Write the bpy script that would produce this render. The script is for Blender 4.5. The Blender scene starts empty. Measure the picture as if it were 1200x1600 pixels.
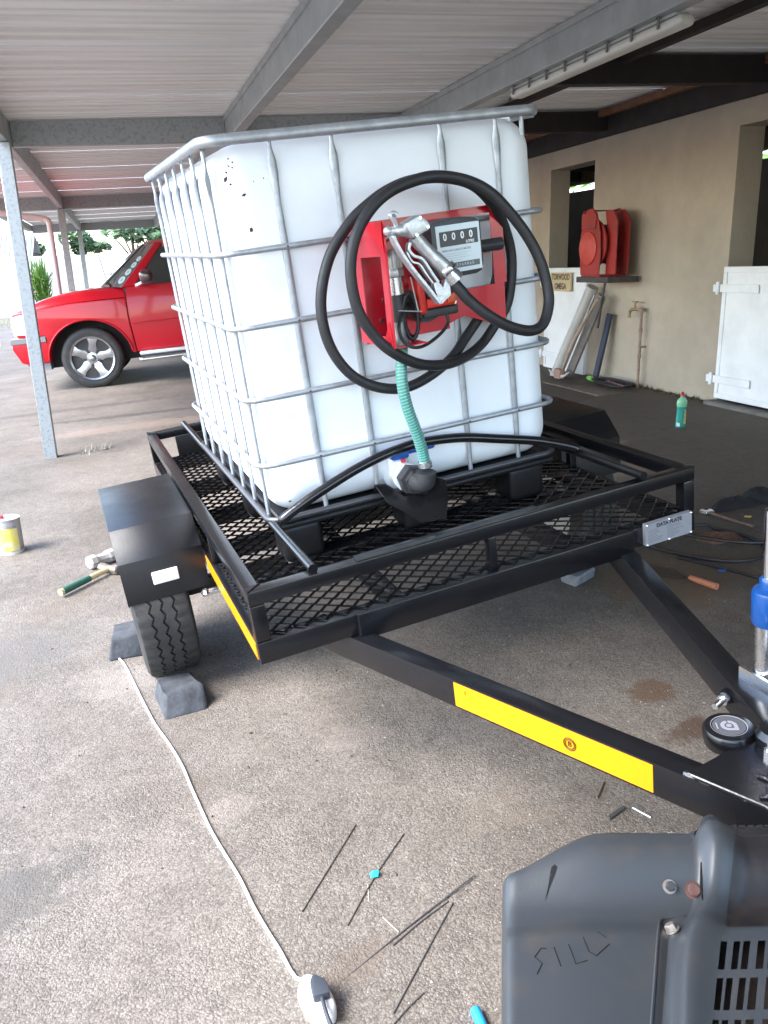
import bpy, bmesh, math, random
from mathutils import Matrix, Vector
random.seed(7)
R = math.radians
sc = bpy.context.scene
COL = sc.collection
# ------------------------------------------------------------------ camera
cam_d = bpy.data.cameras.new('camera'); cam = bpy.data.objects.new('camera', cam_d); COL.objects.link(cam)
rt = Vector((0.95356, -0.29949, -0.03202)); dn = Vector((-0.11602, -0.26714, -0.95665)); fw = Vector((0.27795, 0.91594, -0.28948))
cam.matrix_world = Matrix(((rt.x, -dn.x, -fw.x, 0), (rt.y, -dn.y, -fw.y, 0), (rt.z, -dn.z, -fw.z, 1.393), (0, 0, 0, 1)))
cam_d.sensor_fit = 'VERTICAL'; cam_d.sensor_height = 32; cam_d.lens = 32 * 1280.3 / 1600
cam_d.clip_start = 0.05; cam_d.clip_end = 600
sc.camera = cam
# ------------------------------------------------------------------ light
SUN_EL, SUN_AZ = R(46), R(-100)          # azimuth of the sun measured from +Y towards +X
w = bpy.data.worlds.new('World'); sc.world = w; w.use_nodes = True
nt = w.node_tree; nt.nodes.clear()
sky = nt.nodes.new('ShaderNodeTexSky'); sky.sky_type = 'NISHITA'; sky.sun_disc = False
sky.sun_elevation = SUN_EL; sky.sun_rotation = SUN_AZ; sky.air_density = 1.0; sky.dust_density = 1.0; sky.ozone_density = 1.0
bg = nt.nodes.new('ShaderNodeBackground'); bg.inputs['Strength'].default_value = 0.15
ow = nt.nodes.new('ShaderNodeOutputWorld')
nt.links.new(sky.outputs[0], bg.inputs[0]); nt.links.new(bg.outputs[0], ow.inputs[0])
sl = bpy.data.lights.new('sun', 'SUN'); sl.energy = 1.4; sl.angle = R(32); sl.color = (1.0, 0.98, 0.95)
so = bpy.data.objects.new('sun', sl); COL.objects.link(so)
sd = Vector((math.sin(SUN_AZ) * math.cos(SUN_EL), math.cos(SUN_AZ) * math.cos(SUN_EL), math.sin(SUN_EL)))
so.rotation_euler = sd.to_track_quat('Z', 'Y').to_euler()
vs = sc.view_settings; vs.view_transform = 'Standard'; vs.look = 'None'; vs.exposure = 2.82; vs.gamma = 1.0; vs.use_curve_mapping = False

# ------------------------------------------------------------------ materials
MATS = {}
def mat(name, col, rough=0.6, metal=0.0, var=0.0, vscale=8.0, bump=0.0, bscale=60.0, spec=0.5, col2=None, v2=(0.45, 0.6), trans=0.0, coat=0.0, sss=0.0, ior=None, detail=5, alpha=None):
    if name in MATS: return MATS[name]
    m = bpy.data.materials.new(name); m.use_nodes = True; n = m.node_tree.nodes; l = m.node_tree.links
    b = n['Principled BSDF']
    b.inputs['Base Color'].default_value = (*col, 1); b.inputs['Roughness'].default_value = rough; b.inputs['Metallic'].default_value = metal
    b.inputs['Specular IOR Level'].default_value = spec
    if trans: b.inputs['Transmission Weight'].default_value = trans
    if coat: b.inputs['Coat Weight'].default_value = coat; b.inputs['Coat Roughness'].default_value = 0.06
    if ior: b.inputs['IOR'].default_value = ior
    if sss:
        b.inputs['Subsurface Weight'].default_value = sss; b.inputs['Subsurface Radius'].default_value = (0.05, 0.05, 0.05)
    tc = n.new('ShaderNodeTexCoord')
    if var or col2:
        t = n.new('ShaderNodeTexNoise'); t.inputs['Scale'].default_value = vscale; t.inputs['Detail'].default_value = detail; t.inputs['Roughness'].default_value = 0.65
        l.new(tc.outputs['Object'], t.inputs['Vector'])
        rp = n.new('ShaderNodeValToRGB'); l.new(t.outputs['Fac'], rp.inputs['Fac'])
        c2 = col2 or tuple(max(0, c * (1 - var)) for c in col); c1 = col if col2 else tuple(min(1, c * (1 + var * 0.6)) for c in col)
        lo, hi = v2 if col2 else (0.3, 0.7)
        rp.color_ramp.elements[0].position = lo; rp.color_ramp.elements[1].position = hi
        rp.color_ramp.elements[0].color = (*c1, 1); rp.color_ramp.elements[1].color = (*c2, 1)
        l.new(rp.outputs['Color'], b.inputs['Base Color'])
        mr = n.new('ShaderNodeMapRange'); mr.inputs['To Min'].default_value = max(0.03, rough - 0.1); mr.inputs['To Max'].default_value = min(1, rough + 0.12)
        l.new(t.outputs['Fac'], mr.inputs['Value']); l.new(mr.outputs[0], b.inputs['Roughness'])
    if bump:
        t2 = n.new('ShaderNodeTexNoise'); t2.inputs['Scale'].default_value = bscale; t2.inputs['Detail'].default_value = 4
        l.new(tc.outputs['Object'], t2.inputs['Vector'])
        bp = n.new('ShaderNodeBump'); bp.inputs['Strength'].default_value = bump; bp.inputs['Distance'].default_value = 0.01
        l.new(t2.outputs['Fac'], bp.inputs['Height']); l.new(bp.outputs[0], b.inputs['Normal'])
    MATS[name] = m
    return m

def ground_mat():
    m = bpy.data.materials.new('asphalt'); m.use_nodes = True; n = m.node_tree.nodes; l = m.node_tree.links
    b = n['Principled BSDF']; b.inputs['Roughness'].default_value = 0.82; b.inputs['Specular IOR Level'].default_value = 0.35
    tc = n.new('ShaderNodeTexCoord')
    def noise(s, d=5, r=0.6, dist=0.0):
        t = n.new('ShaderNodeTexNoise'); t.inputs['Scale'].default_value = s; t.inputs['Detail'].default_value = d; t.inputs['Roughness'].default_value = r; t.inputs['Distortion'].default_value = dist
        l.new(tc.outputs['Object'], t.inputs['Vector']); return t.outputs['Fac']
    def ramp(f, p0, c0, p1, c1):
        r = n.new('ShaderNodeValToRGB'); e = r.color_ramp.elements; e[0].position = p0; e[0].color = (*c0, 1); e[1].position = p1; e[1].color = (*c1, 1)
        l.new(f, r.inputs['Fac']); return r.outputs['Color']
    def mix(t, f, a, c):
        x = n.new('ShaderNodeMix'); x.data_type = 'RGBA'; x.blend_type = t
        if isinstance(f, float): x.inputs[0].default_value = f
        else: l.new(f, x.inputs[0])
        l.new(a, x.inputs[6])
        if isinstance(c, tuple): x.inputs[7].default_value = (*c, 1)
        else: l.new(c, x.inputs[7])
        return x.outputs[2]
    vo = n.new('ShaderNodeTexVoronoi'); vo.inputs['Scale'].default_value = 190; vo.inputs['Randomness'].default_value = 1.0
    wn = n.new('ShaderNodeTexNoise'); wn.inputs['Scale'].default_value = 40; wn.inputs['Detail'].default_value = 3; l.new(tc.outputs['Object'], wn.inputs['Vector'])
    wv = n.new('ShaderNodeMix'); wv.data_type = 'VECTOR'; wv.inputs[0].default_value = 0.014; l.new(tc.outputs['Object'], wv.inputs[4]); l.new(wn.outputs['Color'], wv.inputs[5]); l.new(wv.outputs[1], vo.inputs['Vector'])
    vo2 = n.new('ShaderNodeTexVoronoi'); vo2.inputs['Scale'].default_value = 420; l.new(tc.outputs['Object'], vo2.inputs['Vector'])
    base = ramp(noise(1.1, 6, 0.62, 0.4), 0.36, (0.152, 0.135, 0.118), 0.64, (0.228, 0.205, 0.182))
    hsv = n.new('ShaderNodeSeparateColor'); l.new(vo.outputs['Color'], hsv.inputs[0])
    chip = ramp(hsv.outputs[0], 0.1, (0.66, 0.64, 0.62), 0.95, (1.25, 1.23, 1.2))
    c = mix('MULTIPLY', 0.75, base, chip)
    gap = ramp(vo.outputs['Distance'], 0.25, (1, 1, 1), 0.75, (0.55, 0.52, 0.5))
    c = mix('MULTIPLY', 0.7, c, gap)
    # brown soil stains and dark oil patches, each with a shape of its own
    st = ramp(noise(0.55, 5, 0.7, 0.6), 0.54, (0, 0, 0), 0.68, (1, 1, 1))
    c = mix('MIX', st, c, (0.15, 0.118, 0.09))
    oil = ramp(noise(2.3, 6, 0.75, 0.3), 0.66, (0, 0, 0), 0.76, (0.8, 0.8, 0.8))
    c = mix('MIX', oil, c, (0.075, 0.062, 0.052))
    # darker brown mixed in towards the stable wall (follows object x with ragged edge)
    sx = n.new('ShaderNodeSeparateXYZ'); l.new(tc.outputs['Object'], sx.inputs[0])
    ad = n.new('ShaderNodeMath'); ad.operation = 'MULTIPLY_ADD'; l.new(noise(0.8, 5, 0.7), ad.inputs[0]); ad.inputs[1].default_value = 2.4; l.new(sx.outputs[0], ad.inputs[2])
    dk = n.new('ShaderNodeMapRange'); l.new(ad.outputs[0], dk.inputs['Value']); dk.inputs['From Min'].default_value = 1.9; dk.inputs['From Max'].default_value = 4.3; dk.inputs['To Max'].default_value = 0.78
    c = mix('MIX', dk.outputs[0], c, (0.078, 0.063, 0.05))
    vd = n.new('ShaderNodeTexVoronoi'); vd.inputs['Scale'].default_value = 5.5; l.new(tc.outputs['Object'], vd.inputs['Vector'])
    dn_ = n.new('ShaderNodeMath'); dn_.operation = 'MULTIPLY_ADD'; l.new(noise(45, 3, 0.7), dn_.inputs[0]); dn_.inputs[1].default_value = 0.09; l.new(vd.outputs['Distance'], dn_.inputs[2])
    dp_ = n.new('ShaderNodeMapRange'); l.new(dn_.outputs[0], dp_.inputs[0]); dp_.inputs[1].default_value = 0.075; dp_.inputs[2].default_value = 0.105; dp_.inputs[3].default_value = 0.7; dp_.inputs[4].default_value = 0
    c = mix('MIX', dp_.outputs[0], c, (0.06, 0.05, 0.042))
    fine = ramp(noise(14, 6, 0.8), 0.35, (0.78, 0.77, 0.76), 0.66, (1.14, 1.13, 1.12)); c = mix('MULTIPLY', 0.8, c, fine)
    wob = noise(9, 8, 0.78)
    def stain(x, y, rx, ry, rot, col, k):
        nonlocal c
        mp = n.new('ShaderNodeMapping'); mp.vector_type = 'TEXTURE'; mp.inputs['Location'].default_value = (x, y, 0); mp.inputs['Rotation'].default_value = (0, 0, rot); mp.inputs['Scale'].default_value = (rx, ry, 1000)
        l.new(tc.outputs['Object'], mp.inputs[0]); ln = n.new('ShaderNodeVectorMath'); ln.operation = 'LENGTH'; l.new(mp.outputs[0], ln.inputs[0])
        ma = n.new('ShaderNodeMath'); ma.operation = 'MULTIPLY_ADD'; l.new(wob, ma.inputs[0]); ma.inputs[1].default_value = 2.6; l.new(ln.outputs['Value'], ma.inputs[2])
        mr = n.new('ShaderNodeMapRange'); mr.interpolation_type = 'SMOOTHSTEP'; l.new(ma.outputs[0], mr.inputs[0]); mr.inputs[1].default_value = 1.85; mr.inputs[2].default_value = 2.35; mr.inputs[3].default_value = k; mr.inputs[4].default_value = 0
        c = mix('MIX', mr.outputs[0], c, col)
    for q in ((-0.46, 1.86, 0.26, 0.17, 0.5, (0.085, 0.078, 0.07), 0.75), (1.52, 2.04, 0.11, 0.075, 0.2, (0.10, 0.06, 0.035), 0.85), (1.50, 1.81, 0.10, 0.07, 0.1, (0.07, 0.042, 0.028), 0.9),
              (0.32, 1.36, 0.10, 0.06, 0.6, (0.12, 0.09, 0.068), 0.45), (0.12, 2.0, 0.10, 0.06, 0, (0.25, 0.205, 0.18), 0.32), (0.55, 2.2, 0.14, 0.07, 0, (0.25, 0.205, 0.18), 0.25), (2.2, 2.8, 0.45, 0.30, 0.2, (0.13, 0.085, 0.05), 0.7),
              (-0.7, 3.3, 0.5, 0.3, 0.2, (0.12, 0.115, 0.11), 0.5), (-0.05, 2.9, 0.35, 0.12, 0, (0.26, 0.23, 0.2), 0.35), (0.2, 9.0, 1.6, 0.10, -0.06, (0.075, 0.066, 0.06), 0.8), (-0.6, 9.9, 1.4, 0.14, 0.05, (0.085, 0.075, 0.068), 0.7),
              (0.1, 8.3, 1.3, 0.22, 0.05, (0.27, 0.20, 0.16), 0.5), (3.1, 5.0, 0.35, 0.12, 0.3, (0.19, 0.17, 0.15), 0.6), (2.9, 4.4, 0.4, 0.15, 0.2, (0.20, 0.15, 0.11), 0.6), (3.6, 6.4, 0.6, 0.10, 0.4, (0.15, 0.13, 0.11), 0.4), (0.3, 4.6, 0.5, 1.1, 0, (0.25, 0.21, 0.185), 0.5)):
        stain(*q)
    l.new(c, b.inputs['Base Color'])
    h = n.new('ShaderNodeMath'); h.operation = 'MULTIPLY_ADD'; l.new(vo.outputs['Distance'], h.inputs[0]); h.inputs[1].default_value = -1.0; l.new(noise(60, 3), h.inputs[2])
    h2 = n.new('ShaderNodeMath'); h2.operation = 'MULTIPLY_ADD'; l.new(vo2.outputs['Distance'], h2.inputs[0]); h2.inputs[1].default_value = -0.4; l.new(h.outputs[0], h2.inputs[2])
    pm_ = n.new('ShaderNodeMapRange'); l.new(noise(3.2, 6, 0.75, 0.5), pm_.inputs[0]); pm_.inputs[1].default_value = 0.36; pm_.inputs[2].default_value = 0.62; pm_.inputs[3].default_value = 0.25; pm_.inputs[4].default_value = 1.15
    hm_ = n.new('ShaderNodeMath'); hm_.operation = 'MULTIPLY'; l.new(h2.outputs[0], hm_.inputs[0]); l.new(pm_.outputs[0], hm_.inputs[1])
    h3 = n.new('ShaderNodeMath'); h3.operation = 'MULTIPLY_ADD'; l.new(noise(18, 6, 0.7), h3.inputs[0]); h3.inputs[1].default_value = 2.2; l.new(hm_.outputs[0], h3.inputs[2])
    bp = n.new('ShaderNodeBump'); bp.inputs['Strength'].default_value = 0.55; bp.inputs['Distance'].default_value = 0.0045
    l.new(h3.outputs[0], bp.inputs['Height']); l.new(bp.outputs[0], b.inputs['Normal'])
    return m

def plaster_mat():
    m = mat('plaster', (0.40, 0.345, 0.275), 0.85, var=0.17, vscale=1.6, bump=0.35, bscale=38, detail=9)
    return m

def foliage_mat(name, c1, c2):
    return mat(name, c1, 0.6, col2=c2, vscale=3.0, v2=(0.4, 0.62))

BLK = mat('black_enamel', (0.006, 0.006, 0.0075), 0.22, var=0.3, vscale=9, bump=0.03, bscale=120, spec=0.55)
BLKM = mat('black_paint_matt', (0.008, 0.008, 0.0095), 0.4, var=0.35, vscale=12, bump=0.06, bscale=200, spec=0.38)
STEEL = mat('galvanised_tube', (0.42, 0.44, 0.47), 0.46, 0.7, var=0.25, vscale=22)
ZINC = mat('zinc_bright', (0.72, 0.74, 0.76), 0.25, 1.0, var=0.15, vscale=40)
ALU = mat('cast_aluminium', (0.62, 0.63, 0.64), 0.42, 0.9, var=0.18, vscale=60, bump=0.12, bscale=250)
HDPE = mat('white_plastic', (0.81, 0.845, 0.885), 0.36, var=0.05, vscale=3, sss=0.35)
RUB = mat('rubber', (0.016, 0.016, 0.018), 0.5, var=0.25, vscale=20, bump=0.05, bscale=350)
TYRE = mat('tyre_rubber', (0.026, 0.026, 0.027), 0.68, col2=(0.06, 0.055, 0.048), vscale=14, v2=(0.45, 0.75), bump=0.1, bscale=200)
RED = mat('red_enamel', (0.55, 0.008, 0.022), 0.3, var=0.08, vscale=10, coat=0.4)
REDCAR = mat('red_car_paint', (0.44, 0.004, 0.014), 0.3, coat=0.45, spec=0.3)
REDRUST = mat('red_faded', (0.32, 0.02, 0.016), 0.6, col2=(0.16, 0.03, 0.02), vscale=9, v2=(0.5, 0.72))
YEL = mat('yellow_reflective', (0.84, 0.29, 0.0), 0.35, var=0.05, vscale=60, coat=0.3)
WHITE = mat('white_paint', (0.78, 0.80, 0.82), 0.45, var=0.12, vscale=3.5, detail=9, bump=0.05, bscale=120)
BEAM = mat('beam_paint', (0.38, 0.405, 0.41), 0.5, 0.2, var=0.16, vscale=6)
GALV = mat('galvanised_spangle', (0.36, 0.38, 0.39), 0.45, 0.35, col2=(0.27, 0.29, 0.30), vscale=42, v2=(0.5, 0.66), detail=2)
def sheet_mat():
    m = mat('roof_sheet_underside', (0.70, 0.68, 0.66), 0.5); n = m.node_tree.nodes; l = m.node_tree.links; b = n['Principled BSDF']
    tc = n.new('ShaderNodeTexCoord'); mp = n.new('ShaderNodeMapping'); mp.inputs['Scale'].default_value = (0.35, 16, 1); l.new(tc.outputs['Object'], mp.inputs[0])
    t = n.new('ShaderNodeTexNoise'); t.inputs['Scale'].default_value = 1.6; t.inputs['Detail'].default_value = 5; l.new(mp.outputs[0], t.inputs['Vector'])
    r = n.new('ShaderNodeValToRGB'); e = r.color_ramp.elements; e[0].position = 0.33; e[0].color = (0.66, 0.64, 0.62, 1); e[1].position = 0.6; e[1].color = (0.86, 0.85, 0.84, 1)
    l.new(t.outputs['Fac'], r.inputs[0]); l.new(r.outputs[0], b.inputs['Base Color']); return m
SHEET = sheet_mat()
DARKWOOD = mat('dark_timber', (0.020, 0.016, 0.015), 0.75, var=0.3, vscale=9)
GLASS = mat('dark_glass', (0.03, 0.035, 0.035), 0.06, spec=0.7)
CHAR = mat('charcoal_plastic', (0.03, 0.031, 0.034), 0.45)
CONC = mat('concrete_dark', (0.050, 0.054, 0.062), 0.85, var=0.5, vscale=18, bump=0.4, bscale=40)

# ------------------------------------------------------------------ mesh builder
class MB:
    def __init__(s): s.v = []; s.f = []
    def add(s, vs_, fs):
        o = len(s.v); s.v += [tuple(x) for x in vs_]; s.f += [tuple(i + o for i in q) for q in fs]; return s
    def box(s, x0, x1, y0, y1, z0, z1):
        return s.add([(x0, y0, z0), (x1, y0, z0), (x1, y1, z0), (x0, y1, z0), (x0, y0, z1), (x1, y0, z1), (x1, y1, z1), (x0, y1, z1)],
                     [(0, 3, 2, 1), (4, 5, 6, 7), (0, 1, 5, 4), (1, 2, 6, 5), (2, 3, 7, 6), (3, 0, 4, 7)])
    def bar(s, p, q, wd, ht, up=(0, 0, 1)):
        p = Vector(p); q = Vector(q); d = (q - p).normalized(); u = Vector(up); sd_ = d.cross(u).normalized(); u = sd_.cross(d)
        a = sd_ * wd / 2; b = u * ht / 2
        vv = [p - a - b, p + a - b, p + a + b, p - a + b, q - a - b, q + a - b, q + a + b, q - a + b]
        return s.add(vv, [(0, 1, 2, 3), (7, 6, 5, 4), (1, 0, 4, 5), (2, 1, 5, 6), (3, 2, 6, 7), (0, 3, 7, 4)])
    def prism(s, poly, axis, a, b):
        # poly of 2-D points, extruded along axis from a to b; the other two coordinates keep their order
        def P(q, t):
            q = list(q); q.insert(axis, t); return tuple(q)
        n = len(poly)
        ar = sum(poly[i][0] * poly[(i + 1) % n][1] - poly[(i + 1) % n][0] * poly[i][1] for i in range(n))
        if (ar < 0) != (axis == 1): poly = poly[::-1]
        if a > b: a, b = b, a
        vv = [P(q, a) for q in poly] + [P(q, b) for q in poly]
        ff = [tuple(range(n))[::-1], tuple(range(n, 2 * n))] + [(i, (i + 1) % n, n + (i + 1) % n, n + i) for i in range(n)]
        return s.add(vv, ff)
    def tube(s, pts, r, n=10, caps=True, closed=False):
        pts = [Vector(p) for p in pts]; N = len(pts); rs = r if isinstance(r, (list, tuple)) else [r] * N
        T = []
        for i in range(N):
            if closed: d = pts[(i + 1) % N] - pts[i - 1]
            else: d = pts[min(i + 1, N - 1)] - pts[max(i - 1, 0)]
            T.append(d.normalized())
        u = T[0].orthogonal().normalized(); o = len(s.v)
        for i in range(N):
            u = (u - T[i] * u.dot(T[i])).normalized(); w_ = T[i].cross(u)
            for k in range(n):
                a = 2 * math.pi * k / n; s.v.append(tuple(pts[i] + (u * math.cos(a) + w_ * math.sin(a)) * rs[i]))
        for i in range(N if closed else N - 1):
            j = (i + 1) % N
            for k in range(n): s.f.append((o + i * n + k, o + i * n + (k + 1) % n, o + j * n + (k + 1) % n, o + j * n + k))
        if caps and not closed:
            s.f.append(tuple(o + k for k in range(n))[::-1]); s.f.append(tuple(o + (N - 1) * n + k for k in range(n)))
        return s
    def cyl(s, p, q, r, n=16, r2=None): return s.tube([p, q], [r, r if r2 is None else r2], n)
    def lathe(s, prof, c, ax, n=24):
        # prof: (radius, height) along ax from c
        c = Vector(c); ax = Vector(ax).normalized(); u = ax.orthogonal().normalized(); w_ = ax.cross(u); o = len(s.v); N = len(prof)
        for r, h in prof:
            for k in range(n):
                a = 2 * math.pi * k / n; s.v.append(tuple(c + ax * h + (u * math.cos(a) + w_ * math.sin(a)) * max(r, 1e-5)))
        for i in range(N - 1):
            for k in range(n): s.f.append((o + i * n + k, o + i * n + (k + 1) % n, o + (i + 1) * n + (k + 1) % n, o + (i + 1) * n + k))
        s.f.append(tuple(o + k for k in range(n))[::-1]); s.f.append(tuple(o + (N - 1) * n + k for k in range(n)))
        return s
    def ball(s, c, r, n=10, sq=(1, 1, 1)):
        c = Vector(c); o = len(s.v); m_ = n // 2
        for i in range(m_ + 1):
            th = math.pi * i / m_
            for k in range(n):
                a = 2 * math.pi * k / n
                s.v.append((c.x + r * sq[0] * math.sin(th) * math.cos(a), c.y + r * sq[1] * math.sin(th) * math.sin(a), c.z + r * sq[2] * math.cos(th)))
        for i in range(m_):
            for k in range(n): s.f.append((o + i * n + k, o + (i + 1) * n + k, o + (i + 1) * n + (k + 1) % n, o + i * n + (k + 1) % n))
        return s
    def rbox(s, lo, hi, r, seg=10):
        # rounded box; r one radius
        lo = Vector(lo); hi = Vector(hi); c = (lo + hi) / 2; h = (hi - lo) / 2
        def coords(n, half):
            # denser towards the ends
            inner = max(half - r, 0.0); k = n
            a = [half - r + r * math.sin(i / k * math.pi / 2) for i in range(k + 1)]
            return [-x for x in a[::-1]] + a
        def P(x, y, z):
            q = Vector((x, y, z)); i = Vector((max(-h.x + r, min(h.x - r, x)), max(-h.y + r, min(h.y - r, y)), max(-h.z + r, min(h.z - r, z))))
            d = q - i
            if d.length > 1e-9: q = i + d.normalized() * r
            return tuple(c + q)
        xs, ys, zs = coords(seg, h.x), coords(seg, h.y), coords(seg, h.z)
        def grid(A, B, fn, flip):
            o = len(s.v)
            for a in A:
                for b in B: s.v.append(fn(a, b))
            nb = len(B)
            for i in range(len(A) - 1):
                for j in range(nb - 1):
                    q = (o + i * nb + j, o + (i + 1) * nb + j, o + (i + 1) * nb + j + 1, o + i * nb + j + 1); s.f.append(q[::-1] if flip else q)
        grid(xs, ys, lambda a, b: P(a, b, h.z), False); grid(xs, ys, lambda a, b: P(a, b, -h.z), True)
        grid(ys, zs, lambda a, b: P(h.x, a, b), False); grid(ys, zs, lambda a, b: P(-h.x, a, b), True)
        grid(zs, xs, lambda a, b: P(b, h.y, a), False); grid(zs, xs, lambda a, b: P(b, -h.y, a), True)
        return s
    def fix(s, fn): s.v = [tuple(fn(*q)) for q in s.v]; return s
    def build(s, name, m, parent=None, bev=0.0, seg=1, ang=38, weld=False, recalc=False):
        me = bpy.data.meshes.new(name); me.from_pydata(s.v, [], s.f); bm = bmesh.new(); bm.from_mesh(me)
        if weld: bmesh.ops.remove_doubles(bm, verts=bm.verts, dist=1e-5)
        if recalc: bmesh.ops.recalc_face_normals(bm, faces=bm.faces)
        if bev:
            es = [e for e in bm.edges if len(e.link_faces) == 2 and e.calc_face_angle(0) > R(30)]
            bmesh.ops.bevel(bm, geom=es, offset=bev, segments=seg, affect='EDGES', clamp_overlap=True, profile=0.6)
        for f in bm.faces: f.smooth = True
        for e in bm.edges: e.smooth = not (len(e.link_faces) != 2 or e.calc_face_angle(0) > R(ang))
        bm.to_mesh(me); bm.free(); me.materials.append(m)
        o = bpy.data.objects.new(name, me); COL.objects.link(o)
        if parent: o.parent = parent
        return o

def tag(o, label=None, cat=None, group=None, kind=None):
    if label: o['label'] = label
    if cat: o['category'] = cat
    if group: o['group'] = group
    if kind: o['kind'] = kind
    return o
def thing(name, label, cat, loc=(0, 0, 0), rz=0, M=None, group=None):
    o = bpy.data.objects.new(name, None); o.empty_display_size = 0.1; COL.objects.link(o)
    if M is not None: o.matrix_world = M
    else: o.location = loc; o.rotation_euler = (0, 0, rz)
    return tag(o, label, cat, group)
def copy_part(o, parent, M=None):
    c = o.copy(); COL.objects.link(c); c.parent = parent
    if M is not None: c.matrix_local = M
    return c
def cr(pts, k=6, closed=False):
    P = [Vector(p) for p in pts]; n = len(P); out = []
    for i in range(n if closed else n - 1):
        if closed: a, b, c, d = P[i - 1], P[i], P[(i + 1) % n], P[(i + 2) % n]
        else: a, b, c, d = P[max(i - 1, 0)], P[i], P[i + 1], P[min(i + 2, n - 1)]
        for j in range(k):
            t = j / k; out.append(0.5 * ((2 * b) + (c - a) * t + (2 * a - 5 * b + 4 * c - d) * t * t + (3 * b - a - 3 * c + d) * t ** 3))
    if not closed: out.append(P[-1])
    return out
def text(name, s, size, M, m, parent=None, depth=0.0006, bold=0.0, xs=1.0, align='CENTER'):
    cu = bpy.data.curves.new(name, 'FONT'); cu.body = s; cu.size = size; cu.align_x = align; cu.align_y = 'CENTER'; cu.extrude = depth; cu.offset = bold; cu.resolution_u = 3
    o = bpy.data.objects.new(name + '_tmp', cu); COL.objects.link(o)
    dg = bpy.context.evaluated_depsgraph_get(); dg.update()
    me = bpy.data.meshes.new_from_object(o.evaluated_get(dg)); bpy.data.objects.remove(o); bpy.data.curves.remove(cu)
    me.name = name; me.transform(M @ Matrix.Diagonal((xs, 1, 1, 1))); me.materials.clear(); me.materials.append(m)
    t = bpy.data.objects.new(name, me); COL.objects.link(t)
    if parent: t.parent = parent
    return t
def frame(o, x, y):
    x = Vector(x).normalized(); z = x.cross(Vector(y)).normalized(); y = z.cross(x)
    return Matrix(((x.x, y.x, z.x, o[0]), (x.y, y.y, z.y, o[1]), (x.z, y.z, z.z, o[2]), (0, 0, 0, 1)))

def gz(x):                                   # the yard falls away from the stable wall
    return 0.045 * max(-7.0, min(5.6, x)) - 0.0457

# ================================================================== SETTING
def build_ground():
    xs = [-160, -60, -25, -12, -7, -5] + [-4 + i * 0.5 for i in range(19)] + [5.6, 8, 14, 30, 80, 160]
    ys = [-60, -20, -6, -2] + [i * 1.0 for i in range(0, 24)] + [28, 36, 50, 80, 150, 300]
    b = MB(); b.add([(x, y, gz(x)) for x in xs for y in ys], [(i * len(ys) + j, (i + 1) * len(ys) + j, (i + 1) * len(ys) + j + 1, i * len(ys) + j + 1) for i in range(len(xs) - 1) for j in range(len(ys) - 1)])
    tag(b.build('ground', ground_mat()), kind='structure')
build_ground()

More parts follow.
